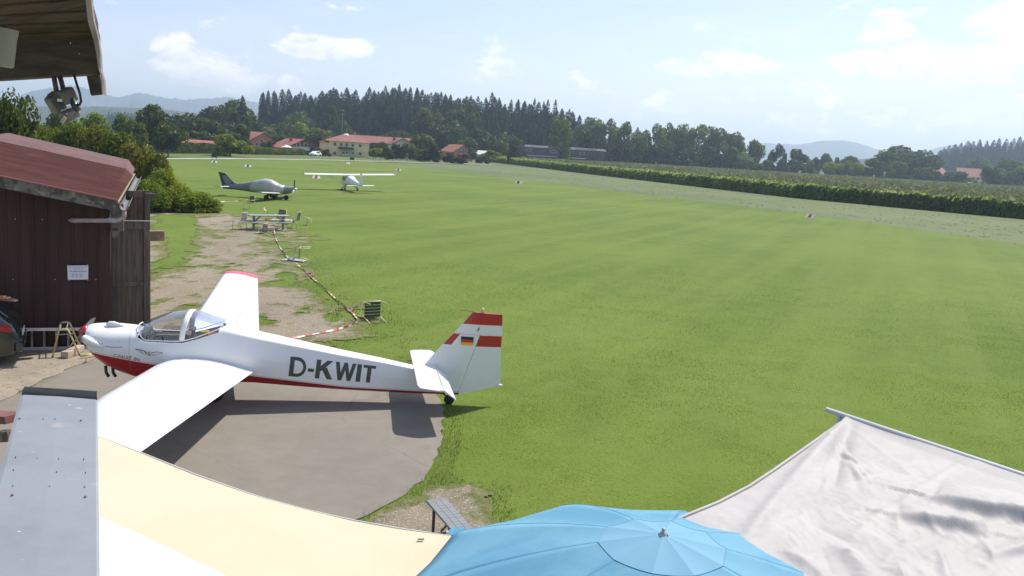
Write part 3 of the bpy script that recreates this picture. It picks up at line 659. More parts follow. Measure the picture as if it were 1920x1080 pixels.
# dark clipped hedge before the low red roof, low hedge before the houses
def hedge(name, label, pts, h, w, mat, n, seed, ls=.16):
    r = np.random.default_rng(seed); P = np.array(pts, float); d = np.hypot(*(P[1:] - P[:-1]).T); s = r.choice(len(d), n, p=d / d.sum()); t = r.random(n)
    q = P[s] + (P[s + 1] - P[s]) * t[:, None]; a = r.random(n) * math.pi; hh = h * (.85 + .3 * fbm(q[:, 0], q[:, 1], .35, seed, 2)); cx = np.cos(a) * w / 2; cz = np.sin(a) ** .5 * hh
    dd = (P[s + 1] - P[s]) / d[s][:, None]; nx, ny = dd[:, 1], -dd[:, 0]; V = np.stack([q[:, 0] + nx * cx, q[:, 1] + ny * cx, cz * (1 - .12 * r.random(n))], 1)
    N = np.stack([nx * np.cos(a), ny * np.cos(a), np.sin(a)], 1); Vq = leafquads(V, N, ls, r)
    root = thing(name, label, 'hedge', (0, 0, 0)); np_mesh('foliage', Vq, np.arange(len(Vq)).reshape(-1, 4), mat, root)
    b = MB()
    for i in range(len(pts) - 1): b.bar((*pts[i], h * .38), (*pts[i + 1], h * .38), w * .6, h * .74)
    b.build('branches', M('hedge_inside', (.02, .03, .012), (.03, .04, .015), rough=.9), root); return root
hedge('hedge', 'long dark clipped hedge in front of the low red roof', [g2(285, 287.5)[:2], g2(330, 287.5), g2(415, 288)], 2.3, 2.2, lm_dark, 9000, 2)
hedge('hedge', 'loose green hedge in front of the chalet with the white parasol', [g2(448, 289), g2(500, 290), g2(567, 291)], 1.9, 2.4, lm_mid, 9000, 3)
hedge('hedge', 'low shrub row in front of the pink barn', [g2(840, 296), g2(900, 298)], 2.2, 3, lm_mid, 3500, 4)

# --- big shrub mass left (near): leaves are seen singly
NB = [crown_mesh('crown', 9500, .023, 40, 'bush', 400 + k, (leafmat('shrub_green', (.085, .125, .022), (.14, .18, .03), trans=.5, scale=1.0), leafmat('shrub_leaf', (.11, .15, .022), (.20, .19, .04), trans=.5, scale=1.2), leafmat('shrub_bright', (.15, .21, .03), (.21, .25, .04), trans=.5))[k % 3]) for k in range(5)]
def shrub(px, top, wpx, depth, v, label, z=0):
    top += 4 if px < 240 else 12 if px < 340 else 8
    P = D(px, top, depth); w = wpx * depth / FPX * 1.25
    return put_tree('shrub', label, 'shrub', P.x, depth, z, w, P.z / .95, NB[v], TR[0], 'overgrown shrubs behind the barn')
t_ = put_tree('tree', 'tall leafy tree at the left edge above the red roof', 'tree', D(22, 168, 44).x, 44, 0, 3.6, D(22, 166, 44).z / .96, crown_mesh('crown', 9500, .024, 34, 'bush', 500, lm_mid), TR[0])
put_tree('tree', 'bushy tree cut by the left edge of the picture, beside a taller one', 'tree', D(-25, 175, 43).x, 43, 0, 3.0, D(-25, 165, 43).z / .96, crown_mesh('crown', 12000, .017, 26, 'bush', 501, lm_dark), TR[0])
for a in ((75, 224, 80, 60, 1, 'overgrown shrub right of the tall tree, top just under the blue ridge'), (125, 216, 80, 59, 0, 'dark overgrown shrub below the pair of floodlights'), (178, 226, 84, 58, 1, 'yellowish overgrown shrub in the middle of the mass behind the barn'),
          (225, 236, 84, 57, 0, 'dark green shrub behind the middle of the red roof'), (262, 250, 78, 56, 4, 'shrub behind the far corner of the red roof'), (296, 272, 60, 55, 1, 'reddish-tipped shrub beside the end of the red roof'),
          (306, 300, 62, 54.5, 2, 'pale green shrub above the low brambles'), (285, 322, 60, 53, 2, 'pale green shrub right next to the wooden doors'), (325, 330, 74, 54.5, 2, 'bright green bramble mound at the foot of the shrubs'), (362, 349, 74, 55, 2, 'low bright bramble patch ending the shrub mass near the dark aircraft'), (395, 364, 44, 55.5, 2, 'lowest leafy creeper at the tip of the shrub mass')):
    shrub(*a)

# ------------------------------------------------------------------ common materials
m_white = M('white_paint', (.80, .80, .79), (.76, .765, .76), rough=.28, scale=1.5, coat=.3, spec=.5)
m_red = M('red_paint', (.46, .022, .022), (.42, .02, .022), rough=.3, scale=2, coat=.3)
m_black = M('black_rubber', (.018, .018, .02), rough=.6)
m_dark = M('dark_plastic', (.03, .03, .034), rough=.5)
m_alu = M('aluminium', (.62, .63, .65), (.52, .53, .55), rough=.35, metal=.85, scale=6)
m_grey = M('grey_metal', (.36, .37, .39), (.30, .31, .33), rough=.5, metal=.3, scale=4)
m_yell = M('yellow_paint', (.62, .52, .22), (.48, .40, .18), rough=.5, scale=10)
m_wood = M('grey_wood', (.11, .080, .060), (.17, .13, .105), rough=.9, scale=3, stretch=(9, 9, .6), bump=.6, bscale=12, base3=(.06, .045, .035), scale3=6)
m_woodh = M('weathered_wood', (.050, .031, .025), (.085, .055, .042), rough=.85, scale=5, stretch=(.12, 3, 6), bump=.6, bscale=7, base3=(.12, .08, .06), scale3=4, lo3=.6, hi3=.7, rot=(0, 0, rad(45)))

# ------------------------------------------------------------------ barn with the red roof
BA = rad(22)
bu = Vector((-math.cos(BA), -math.sin(BA), 0)); bv = Vector((-math.sin(BA), math.cos(BA), 0))
BC = Vector((-9.09, 19.64, 0))
def bp_(t, v, z): return BC + bu * t + bv * v + Vector((0, 0, z))
barn = thing('barn', 'long low barn with dark red ribbed walls and a red sheet roof', 'barn', BC)
m_bwall = M('ribbed_wall', (.037, .014, .010), (.054, .022, .016), rough=.75, scale=1.2, stretch=(2, 2, .25))
m_broof = M('red_roof', (.082, .026, .020), (.102, .035, .026), rough=.75, scale=.9, bump=.3, bscale=3, base3=(.16, .065, .055), scale3=1.3, lo3=.6, hi3=.8, spec=.15)
m_broof2 = M('pale_red_roof', (.108, .050, .045), (.13, .064, .056), rough=.8, scale=1.5)  # paler red for the strip at the far end of the roof
m_fascia = M('mouldy_fascia', (.16, .15, .125), (.07, .065, .055), rough=.9, scale=5, base3=(.24, .22, .17), scale3=8)
def roofz(t, v):
    tt = t if t <= 3.7 else 7.4 - t; k = min(max(v, 0), 12.5) / 12.5
    return 3.42 + (tt + .2) * .19 + .28 * k * k * min(1, max(0, (t + .2) / .2))
def loc(p): return p - BC
# walls with vertical ribs
b = MB(); ribs = []
t = 0.0
while t < 7.9:
    for dt, off in ((0, 0), (.20, 0), (.215, .022), (.245, .022), (.26, 0)): ribs.append((min(t + dt, 7.9), off))
    t += .26
P = [[loc(bp_(t_, -off, z0)) for t_, off in ribs] for z0 in (0,)] 
top = [loc(bp_(t_, -off, roofz(t_, 0) - .10)) for t_, off in ribs]
b.grid([P[0], top]); b.build('front_wall', m_bwall, barn)
b = MB(); b.add([loc(bp_(0, 0, 0)), loc(bp_(0, 12, 0)), loc(bp_(0, 12, 3.3)), loc(bp_(0, 0, 3.3))], [(0, 1, 2, 3)])
b.add([loc(bp_(7.9, 0, 0)), loc(bp_(7.9, 12, 0)), loc(bp_(7.9, 12, 3.3)), loc(bp_(7.9, 0, 3.3))], [(3, 2, 1, 0)])
b.add([loc(bp_(0, 12, 0)), loc(bp_(7.9, 12, 0)), loc(bp_(7.9, 12, 3.3)), loc(bp_(3.7, 12, roofz(3.7, 12) - .1)), loc(bp_(0, 12, 3.3))], [(0, 1, 2, 3, 4)])
b.build('side_walls', m_bwall, barn)
OV = -.75
vs_ = [OV + i * (13.0 - OV) / 26 for i in range(27)]; ts_ = [-.20, .0, .3, 1.1, 2.0, 2.9, 3.7, 4.9, 6, 7, 8.2]
def rp(t, v, dz=0): return loc(bp_(t, v, roofz(t, v) + dz))
# rib-profiled sheet: fine steps across the slope direction
vs2 = []; v = OV
while v < 9.9:
    vs2 += [(v, 0), (v + .10, 0), (v + .115, .018), (v + .16, .018), (v + .175, 0)]; v += .2
b = MB(); rows = [[rp(t, vv, dz) for t in ts_] for vv, dz in vs2]; b.grid(rows)
b.build('roof', m_broof, barn, solid=.02)
b = MB(); rows = []
for i in range(9):
    vv = 9.88 + i * .39; k = i / 8
    rows.append([rp(t, vv, .022 + .10 * math.sin(min(1, k * 3) * 1.57) - (.10 if i == 8 else 0)) if True else 0 for t in ts_])
# clipped corner at the far eave
b.grid(rows); b.build('roof_end', m_broof2, barn, solid=.02)
b = MB()
for k in range(9):
    t0, t1 = ts_[k], ts_[k + 1]
    a, c = rp(t0, OV - .015), rp(t1, OV - .015)
    b.add([a + Vector((0, 0, .0)), c + Vector((0, 0, .0)), c - Vector((0, 0, .23)), a - Vector((0, 0, .23))], [(0, 1, 2, 3)])
b.build('bargeboard', m_fascia, barn, solid=.035)
b = MB()
for k in range(9):
    t0, t1 = ts_[k], ts_[k + 1]
    b.bar(rp(t0, OV - .04, .015), rp(t1, OV - .04, .015), .05, .03)
b.build('verge_trim', M('verge_red', (.30, .09, .08), rough=.5), barn)
# gutter along the eave: half round
b = MB(); g0, g1 = -.5, 12.6; rows = []
for v in (OV, g1):
    c = loc(bp_(-.32, v, 3.30)); rows.append([c + bu * (.09 * math.cos(a)) + Vector((0, 0, -.09 * math.sin(a))) for a in [math.pi * i / 8 for i in range(9)]])
b.grid(rows); b.build('gutter', M('gutter_metal', (.17, .19, .18), (.17, .15, .11), rough=.5, scale=3, metal=.3), barn, solid=.012)
b = MB(); b.bar(loc(bp_(-.17, OV, 3.38)), loc(bp_(-.17, g1, 3.38)), .10, .03); b.build('gutter_board', M('ochre_board', (.34, .27, .18), (.26, .20, .13), rough=.8, scale=3), barn)
m_pipe = M('downpipe', (.36, .27, .25), (.28, .23, .22), rough=.5, scale=6)
b = MB(); c = loc(bp_(-.32, OV + .05, 3.22)); b.tube([c, c - Vector((0, 0, .14)), c + bu * .10 + Vector((0, 0, -.22)), c + bu * .35 + Vector((0, 0, -.24)), c + bu * .98 + Vector((0, 0, -.26)), c + bu * 1.04 + bv * .12 + Vector((0, 0, -.27)), c + bu * 1.05 + bv * .6 + Vector((0, 0, -.28))], .048, 12)
pp = b.build('downpipe', m_pipe, barn, smooth=True)
b = MB(); b.tube([c + bu * .16 + Vector((0, 0, -.232)), c + bu * .34 + Vector((0, 0, -.24))], .056, 12); b.build('pipe_collar', m_grey, pp, smooth=True)
b = MB(); b.box(loc(bp_(-.16, -.10, 3.0)), (.26, .16, .62), -math.pi + BA); b.box(loc(bp_(-.12, -.12, 2.66)), (.14, .12, .24), -math.pi + BA); b.build('corner_post', M('post_wood', (.17, .15, .13), (.10, .09, .08), rough=.9, scale=5), barn, bevel=.01)
b = MB()
for k, zz in enumerate((1.78, 3.1)):
    t = .3
    while t < 7: b.disc(loc(bp_(t, -.028, zz - .2)), bv, .011, .01, 6); t += .52 + .3 * (k == 0)
b.build('screws', m_alu, barn)
# wooden sliding doors standing out beyond the corner
def plank_door(name, label, p0, dirv, w, z0, z1, off, mat):
    root = thing(name, label, 'door', p0); nrm = Vector((-dirv.y, dirv.x, 0)); b = MB(); n = max(4, int(w / .13)); r = random.Random(int(z1 * 10))
    for k in range(n):
        a = dirv * (w * (k + .5) / n); b.box(a + Vector((0, 0, (z0 + z1) / 2)) + nrm * r.uniform(-.004, .004), (w / n - .001, .03, z1 - z0 - r.uniform(0, .02)), math.atan2(dirv.y, dirv.x))
    b.build('planks', mat, root, bevel=.003, seg=1)
    b = MB(); ang = math.atan2(dirv.y, dirv.x)
    for zz, hh in ((z0 + .12, .16), (z0 + (z1 - z0) * .48, .11), (z1 - .09, .17)): b.box(dirv * (w / 2) + Vector((0, 0, zz)) - nrm * .035, (w - .12, .035, hh), ang)
    b.build('cross_rails', mat, root, bevel=.004, seg=1)
    b = MB(); b.box(dirv * (w - .05) + Vector((0, 0, (z0 + z1) / 2)) - nrm * .037, (.13, .06, z1 - z0 + .02), ang); b.build('stile', m_wood, root, bevel=.005, seg=1)
    return root
dv = (D(273, 500, 20.4) - D(204, 500, 20.0)); dv.z = 0; dv.normalize()
m_doorw = M('door_wood', (.085, .070, .058), (.145, .115, .085), rough=.9, scale=2.5, stretch=(7, 7, .5), bump=.6, bscale=14, base3=(.14, .08, .05), scale3=3)
d0 = D(203, 500, 20.0); d0.z = 0
dr = plank_door('sliding_door', 'tall weathered plank door leaf standing beside the dark red wall', d0, dv, .87, .05, 2.86, 0, m_doorw)
b = MB(); b.box(dv * .44 + Vector((0, 0, 2.875)), (.9, .09, .012), math.atan2(dv.y, dv.x)); b.build('cap_strip', m_alu, dr)
d1 = D(236, 400, 21.8); d1.z = 0
plank_door('sliding_door', 'taller plank door leaf behind, its top under the gutter', d1, dv, .54, .1, 3.46, 0, M('brown_door_wood', (.10, .060, .042), (.17, .11, .08), rough=.9, scale=2.5, stretch=(7, 7, .5), bump=.6, bscale=14))
def loose(name, label, a, b_, w, h, mat, cat='beam'):
    m = MB(); m.bar(a, b_, w, h); o = m.build(name, mat, bevel=.015); return tag(o, label, cat)
pa = D(268, 442, 20.75); loose('timber_beam', 'thick beam end sticking out behind the tall plank door at mid height', pa, pa + dv * .42 + Vector((0, .1, 0)), .2, .24, M('beam_wood', (.20, .12, .085), (.28, .18, .13), rough=.8, scale=6))
pa = D(272, 366, 21.2); loose('timber_beam', 'thin beam end sticking out near the top of the taller plank door', pa, pa + dv * .24, .10, .11, M('beam_wood_dark', (.10, .07, .05), rough=.8))
pa = D(262, 594, 20.4); pa.z = .25
b = MB(); 
q = Vector((-8.05, 20.6, 0)); b.box(q + Vector((.05, 0, .32)), (.55, .5, .03), .2); b.box(q + Vector((-.18, 0, .16)), (.04, .5, .3), .2); b.box(q + Vector((.27, 0, .16)), (.04, .5, .3), .2); b.box(q + Vector((.05, .2, .16)), (.5, .03, .3), .2)
tag(b.build('wooden_box', m_wood, bevel=.006), 'low dark wooden box at the foot of the plank door', 'box')
# notice sheet
NP = [D(126, 498, 19.32), D(165.5, 498, 19.46), D(165.5, 524, 19.46), D(127, 524, 19.32)]
wp = BC + bu * 0 - bv * .045
def onwall(px, py):   # hit of the viewing line with the barn's front wall
    r = ray(px, py); o = Vector((0, 0, CAMH)); t = (wp - o).dot(bv) / r.dot(bv); return o + r * t
c0, c1, c2, c3 = [onwall(*q) for q in ((126, 498), (165.5, 497.5), (165.5, 524), (127, 524.5))]
b = MB(); b.add([c0, c1, c2, c3], [(0, 1, 2, 3)]); 
note = thing('notice_sheet', 'white printed notice sheet taped to the dark red barn wall', 'notice', c3)
o = b.build('paper', M('paper', (.70, .70, .74), rough=.7), note, solid=.004); o.location = -c3
b = MB()
def tq(u, v): return c0 * (1 - u) * (1 - v) + c1 * u * (1 - v) + c3 * (1 - u) * v + c2 * u * v - bv * .004
def bars(u0, u1, v, h, gaps, seed):
    r = random.Random(seed); u = u0
    while u < u1:
        w = r.uniform(.015, .05); b.add([tq(u, v), tq(min(u + w, u1), v), tq(min(u + w, u1), v + h), tq(u, v + h)], [(0, 1, 2, 3)]); u += w + gaps
bars(.06, .92, .10, .025, .012, 1); bars(.08, .8, .17, .02, .014, 2); bars(.3, .75, .26, .02, .012, 3); bars(.10, .93, .38, .06, .012, 4)
for k in range(5): bars(.20, .32, .56 + k * .06, .022, .01, 5 + k); bars(.38, .50, .56 + k * .06, .022, .01, 15 + k); bars(.57, .72, .56 + k * .06, .022, .01, 25 + k)
o = b.build('printed_lines', M('ink', (.16, .15, .2), rough=.8), note); o.location = -c3
b = MB()
for q in ((0.03, -.03), (.97, -.03), (.05, 1.03), (.98, 1.03)):
    c = tq(*q); b.box(c, (.03, .008, .03), BA)
o = b.build('tape', M('tape', (.22, .25, .22), rough=.4), note); o.location = -c3

# ------------------------------------------------------------------ things before the barn
lad = thing('ladder', 'aluminium ladder lying on its edge along the foot of the barn wall', 'ladder', (0, 0, 0))
A0 = onwall(33, 650) - bv * .22; A0.z = .08; A1 = onwall(178, 650) - bv * .22; A1.z = .06; ld = (A1 - A0)
b = MB(); b.bar(A0, A1, .03, .07); b.build('side_rail', m_alu, lad, bevel=.004)
b = MB(); up_ = Vector((0, 0, .42)) + bv * .06; b.bar(A0 + up_, A1 + up_, .03, .07); b.build('side_rail', m_alu, lad, bevel=.004)
for k in range(7):
    p = A0 + ld * (.045 + .155 * k); b = MB(); b.bar(p + up_ * .08, p + up_ * .92, .034, .034); b.build('rung', m_alu, lad)
def trestle():
    root = thing('trestle_stand', 'worn yellow tubular trestle standing beside the aircraft nose', 'trestle', (0, 0, 0))
    f = [D(99, 672, 18.3), D(110, 619, 18.45), D(127, 617, 18.5), D(149, 668, 18.6)]
    f[0].z = .06; f[3].z = .06
    b = MB(); p = [f[0], f[0] + (f[1] - f[0]) * .95, f[1] + (f[2] - f[1]) * .12, f[2] - (f[2] - f[1]) * .12, f[2] + (f[3] - f[2]) * .05, f[3]]; b.tube(p, .019, 8); b.build('front_frame', m_yell, root, smooth=True)
    off = Vector((-.22, .5, .05)); b = MB(); p2 = [q + off for q in p]; p2[0].z = p2[-1].z = .06; b.tube(p2, .019, 8); b.build('rear_frame', m_yell, root, smooth=True)
    b = MB(); b.bar((p[0] + p[1]) / 2 + Vector((0, 0, .2)), (p[4] + p[5]) / 2 + Vector((0, 0, .2)), .02); b.bar(p[2] , p2[2], .018); b.bar(p[3], p2[3], .018); b.build('cross_bars', m_grey, root)
    for q in (p[0], p[5]): b = MB(); b.disc(q + Vector((0, 0, -.01)), (1, .2, 0), .03, .03, 12); b.build('castor', m_black, root)
trestle()
b = MB(); pa = G(121, 676); pb = G(152, 662); b.bar(pa + Vector((0, 0, .12)), pb + Vector((0, 0, .12)), .16, .14); tag(b.build('wooden_block', M('pink_wood', (.46, .36, .29), (.36, .28, .22), rough=.8, scale=4), bevel=.012), 'pale squared timber on the concrete beside the trestle foot', 'timber')
b = MB(); pa = G(151, 668, .1); pb = G(182, 662, .12); b.tube([pa, pb], .025, 8); b.tube([G(158, 679, .06), G(166, 668, .16), G(176, 662, .2)], .012, 6); tag(b.build('tow_bar', m_yell, smooth=True), 'short yellow tow bar lying at the aircraft nose', 'tow bar')

def car(P0, ang):
    """dark estate car; x = length backwards from rear bumper (0) to the front (-4.3)"""
    root = thing('parked_car', 'dark green car at the left edge, rear end towards the aircraft', 'car', P0, ang)
    m_car = M('car_paint', (.012, .022, .020), (.014, .026, .023), rough=.18, scale=2, coat=1.0); m_gl = M('car_glass', (.02, .025, .03), rough=.06, spec=.8)
    def sec(x, w, zb, zw, zt, wt):
        return [(x, -w * .96, zb), (x, -w, zb + .15), (x, -w, zw - .12), (x, -w * .97, zw), (x, -wt, zt - .05), (x, -wt * .86, zt), (x, 0, zt + .02), (x, wt * .86, zt), (x, wt, zt - .05), (x, w * .97, zw), (x, w, zw - .12), (x, w, zb + .15), (x, w * .96, zb)]
    S = [(0.02, .72, .32, .62, .66, .66), (-.05, .80, .24, .80, .86, .72), (-.12, .83, .22, .88, .95, .70), (-.35, .84, .2, .90, 1.12, .62), (-.62, .85, .2, .90, 1.30, .60), (-.9, .85, .2, .90, 1.38, .60), (-1.6, .86, .2, .90, 1.42, .62), (-2.3, .86, .2, .89, 1.38, .6), (-2.75, .85, .2, .88, 1.10, .62), (-3.0, .84, .2, .86, .93, .7), (-3.7, .82, .2, .78, .83, .66), (-4.1, .78, .22, .66, .70, .62), (-4.22, .66, .3, .52, .55, .52)]
    b = MB(); rows = [sec(*s) for s in S]; b.grid(rows); b.add(rows[0], [tuple(range(13))]); b.add(rows[-1], [tuple(range(12, -1, -1))])
    o = b.build('body', m_car, root, smooth=True); md = o.modifiers.new('s', 'SUBSURF'); md.levels = md.render_levels = 1
    for sgn in (-1, 1):
        b = MB(); b.add([(-.72, sgn * .845, .93), (-2.62, sgn * .845, .92), (-2.35, sgn * .64, 1.33), (-.95, sgn * .625, 1.33)], [(0, 1, 2, 3)]); b.build('side_window', m_gl, root, solid=.03)
        for x in (-.75, -3.35):
            b = MB(); b.disc((x, sgn * .80, .30), (0, 1, 0), .30, .19, 24); w = b.build('wheel', m_black, root, smooth=True); w.data.set_sharp_from_angle(angle=.6)
            b = MB(); b.disc((x, sgn * .90, .30), (0, 1, 0), .19, .02, 16); b.build('rim', m_grey, w)
        b = MB(); b.add([(-.10, sgn * .835, .72), (-.28, sgn * .852, .74), (-.30, sgn * .85, .88), (-.12, sgn * .83, .86)], [(0, 1, 2, 3)]); b.build('tail_light', M('red_lens', (.35, .01, .01), rough=.15, coat=.5), root, solid=.03)
    b = MB(); b.add([(-.16, -.62, .98), (-.16, .62, .98), (-.52, .54, 1.28), (-.52, -.54, 1.28)], [(0, 1, 2, 3)]); b.build('rear_window', m_gl, root, solid=.03)
    b = MB(); b.box((.03, 0, .38), (.14, 1.62, .20)); b.build('bumper', m_car, root, bevel=.05, seg=3)
    b = MB(); b.box((.06, 0, .58), (.015, .52, .12)); b.build('number_plate', M('plate_white', (.7, .7, .68), rough=.4), root)
    return root
cp = G(33, 692); car(Vector((cp.x - .38, cp.y + .80, .045)), rad(25))
b = MB()
for k in range(4): b.bar((-11.6 + .0 * k, 17.62 + k * .13, 1.36 - .012 * k), (-10.24, 17.5 + k * .13, 1.47 - .05 * k), .11, .03, mi=k % 2)
tag(b.build('plank_bundle', [M('orange_wood', (.34, .13, .06), rough=.7), M('pale_wood', (.5, .38, .26), rough=.7)], bevel=.003), 'orange and pale slats lying on the roof of the dark car', 'planks')

# ------------------------------------------------------------------ village
m_roofr = M('tile_red', (.27, .085, .055), (.33, .12, .075), rough=.8, scale=.8, objvar=.08)
m_roofd = M('tile_dull', (.20, .075, .06), (.25, .10, .078), rough=.8, scale=.6)
m_wood_d = M('dark_boards', (.06, .05, .04), (.09, .075, .06), rough=.85, scale=.8)
m_win = M('house_glass', (.05, .06, .07), rough=.15)
m_frame = M('white_frame', (.7, .7, .68), rough=.5)
WALL = {'yellow': M('wall_yellow', (.78, .66, .38), (.72, .6, .34), rough=.9, scale=.5), 'pink': M('wall_pink', (.50, .20, .17), (.45, .18, .15), rough=.9, scale=.5), 'white': M('wall_white', (.72, .68, .6), (.66, .62, .56), rough=.9, scale=.5),
        'cream': M('wall_cream', (.62, .50, .32), (.56, .44, .28), rough=.9, scale=.5), 'wood': m_wood_d}
def house(name, label, P, rz, w, d, hw, hr, style, wall, roof, ov=.7, wins=(), chim=None):
    root = thing(name, label, 'house', P, rz); b = MB(); x, y = w / 2, d
    if style == 'gable':      # gable end faces -y
        b.add([(-x, 0, 0), (x, 0, 0), (x, 0, hw), (0, 0, hw + hr), (-x, 0, hw), (-x, y, 0), (x, y, 0), (x, y, hw), (0, y, hw + hr), (-x, y, hw)], [(0, 1, 2, 3, 4), (9, 8, 7, 6, 5), (1, 6, 7, 2), (5, 0, 4, 9)])
        s = hr / x; X = x + ov; r = MB(); r.grid([[(-X, -ov, hw - s * ov + .06), (0, -ov, hw + hr + .06), (X, -ov, hw - s * ov + .06)], [(-X, y + ov, hw - s * ov + .06), (0, y + ov, hw + hr + .06), (X, y + ov, hw - s * ov + .06)]])
    elif style == 'side':
        b.add([(-x, 0, 0), (x, 0, 0), (x, y, 0), (-x, y, 0), (-x, 0, hw), (x, 0, hw), (x, y, hw), (-x, y, hw), (-x, y / 2, hw + hr), (x, y / 2, hw + hr)], [(0, 1, 5, 4), (1, 2, 6, 9, 5), (2, 3, 7, 6), (3, 0, 4, 8, 7)])
        s = hr / (y / 2); X = x + ov; r = MB(); r.grid([[(-X, -ov, hw - s * ov + .06), (X, -ov, hw - s * ov + .06)], [(-X, y / 2, hw + hr + .06), (X, y / 2, hw + hr + .06)], [(-X, y + ov, hw - s * ov + .06), (X, y + ov, hw - s * ov + .06)]])
    else:                     # hip
        b.add([(-x, 0, 0), (x, 0, 0), (x, y, 0), (-x, y, 0), (-x, 0, hw), (x, 0, hw), (x, y, hw), (-x, y, hw)], [(0, 1, 5, 4), (1, 2, 6, 5), (2, 3, 7, 6), (3, 0, 4, 7)])
        X = x + ov; z0 = hw - .15; k = min(x * .8, y / 2); r = MB(); r.add([(-X, -ov, z0), (X, -ov, z0), (X, y + ov, z0), (-X, y + ov, z0), (-x + k, y / 2, hw + hr), (x - k, y / 2, hw + hr)], [(0, 1, 5, 4), (1, 2, 5), (2, 3, 4, 5), (3, 0, 4), (0, 3, 2, 1)])
    b.build('wall', wall, root); ro = r.build('roof', roof, root, solid=.18 if style != 'hip' else 0)
    if style == 'hip': b2 = MB()
    for (wx, wz, ww, wh) in wins:
        b = MB(); b.box((wx, -.03, wz), (ww + .16, .06, wh + .16)); f = b.build('window', m_frame, root)
        b = MB(); b.box((wx, -.07, wz), (ww, .03, wh)); b.build('pane', m_win, f)
    if chim: b = MB(); b.box(chim, (.7, .7, 1.2)); b.build('chimney', M('chimney', (.3, .12, .09), rough=.9), ro)
    return root
def zat(px, py, dep): return D(px, py, dep).z
Y = 275; X0, X1 = D(617, 290, Y).x, D(692, 290, Y).x; w = X1 - X0
hy = house('yellow_house', 'large yellow two-storey house with a hipped red roof in the village', ((X0 + X1) / 2, Y, 0), rad(19), w, 11, 4.75, 2.1, 'hip', WALL['yellow'], m_roofd, .8,
      [(-4.4, 3.6, .8, .9), (-2.5, 3.6, .7, .9), (-.8, 3.6, .7, .9), (1.0, 3.6, .7, .9), (3.4, 3.6, .8, .9), (3.4, 1.1, .8, .9), (1.2, 1.1, .6, .9), (-.7, .95, .9, .9), (-1.8, .85, .8, 1.2), (-4.4, .9, .8, 1)])
b = MB(); b.add([(-3.4, -.05, 2.9), (1.2, -.05, 2.9), (1.3, -1.6, 2.3), (-3.5, -1.6, 2.3)], [(0, 1, 2, 3)]); b.build('porch_roof', m_wood_d, hy, solid=.12)
b = MB(); b.box((-6.9, 5, 2.0), (2.2, 9, 4.0)); b.build('side_wing', WALL['yellow'], hy); b = MB(); b.add([(-8.4, .2, 4.0), (-5.8, .2, 4.6), (-5.8, 10, 4.6), (-8.4, 10, 4.0)], [(0, 1, 2, 3)]); b.build('wing_roof', m_roofd, hy, solid=.15)
b = MB(); b.tube([(-.3, 5.5, 6.6), (-.3, 5.5, 7.1)], [1.0, .4], 12); b.build('roof_light', m_frame, hy)
b = MB(); b.box((-7.3, 4, 5.2), (.9, .9, 1.4)); b.build('chimney', bpy.data.materials.get('chimney') or m_roofd, hy)
b = MB(); b.box((.2, -1.7, .55), (6, .06, .9)); b.build('garden_fence', M('pale_fence', (.42, .45, .34), rough=.8), hy)
Y = 262; x0 = D(541, 290, Y).x; x1 = D(588, 290, Y).x
ch = house('chalet', 'small chalet with glazed gable and white balcony under a red roof', ((x0 + x1) / 2 + .2, Y, 0), rad(34), (x1 - x0) * 1.12, 12, 2.45, 2.0, 'gable', WALL['cream'], m_roofr, 1.7, [(-.0, 3.25, .9, 1.5), (-1.15, 2.9, .8, 1.0), (1.15, 2.9, .8, 1.0), (-2.2, 2.75, .7, .7), (2.2, 2.75, .7, .7), (-1, .8, 1.6, 1.2), (1.6, .8, 1.2, 1.2)], (-1.6, 5, 4.4))
b = MB(); b.box((0, -.7, 1.75), (6.0, .08, .95)); b.box((0, -.35, 1.30), (6.0, .75, .1)); b.build('balcony', m_frame, ch)
Y = 292; P0 = D(493, 290, Y)
house('red_walled_house', 'house with a pink-red gable wall and red roof behind the loose hedge', (P0.x, Y, 0), rad(40), 8.2, 12, 3.6, 2.3, 'gable', WALL['pink'], m_roofr, .9, [(-.6, 3.2, .7, .8), (1.2, 2.0, .8, .9), (-2.2, 2.0, .8, .9)])
Y = 306; x0 = D(655, 290, Y).x; x1 = D(775, 290, Y).x
house('farm_building', 'long dark boarded building with a red roof behind the yellow house', ((x0 + x1) / 2, Y, 0), rad(3), x1 - x0, 9, 5.0, 1.9, 'side', WALL['wood'], m_roofd, .8, [])
Y = 312; P0 = D(757, 290, Y)
house('white_gabled_house', 'pale-walled house with a red gable roof right of the long building', (P0.x + .5, Y - 8, 0), rad(28), 7.6, 11, 4.9, 1.9, 'gable', WALL['white'], m_roofd, .7, [(-1.2, 4.3, .6, .8), (.9, 4.3, .6, .8), (-1.2, 2.2, .8, .9), (1.2, 2.2, .8, .9)], (-2, 3, 6.6))
Y = 335; P0 = D(864, 290, Y)
house('pink_barn', 'pink-walled barn house with tall gable glazing and a red roof', (P0.x + .8, Y, 0), rad(30), 7.6, 11, 3.4, 2.4, 'gable', WALL['pink'], m_roofr, .7, [(-.9, 3.4, .5, 1.4), (0, 3.6, .5, 1.7), (.9, 3.4, .5, 1.4), (-1.8, 3.0, .5, .9), (1.8, 3.0, .5, .9)])
Y = 370; P0 = D(907, 285, Y)
house('white_shed', 'low white-roofed shed right of the pink barn', (P0.x, Y, 0), rad(-4), 8.5, 8, 2.6, 1.4, 'side', WALL['white'], M('white_sheet_roof', (.62, .62, .60), rough=.5), .5, [])
b = MB(); pa, pb = G(858, 294.5), G(925, 295.5); b.bar(pa + Vector((0, 0, .7)), pb + Vector((0, 0, .7)), .25, 1.4); tag(b.build('garden_wall', WALL['white']), 'low white garden wall below the pink barn', 'wall')
Y = 398; x0, x1 = D(972, 290, Y).x, D(1135, 290, Y).x
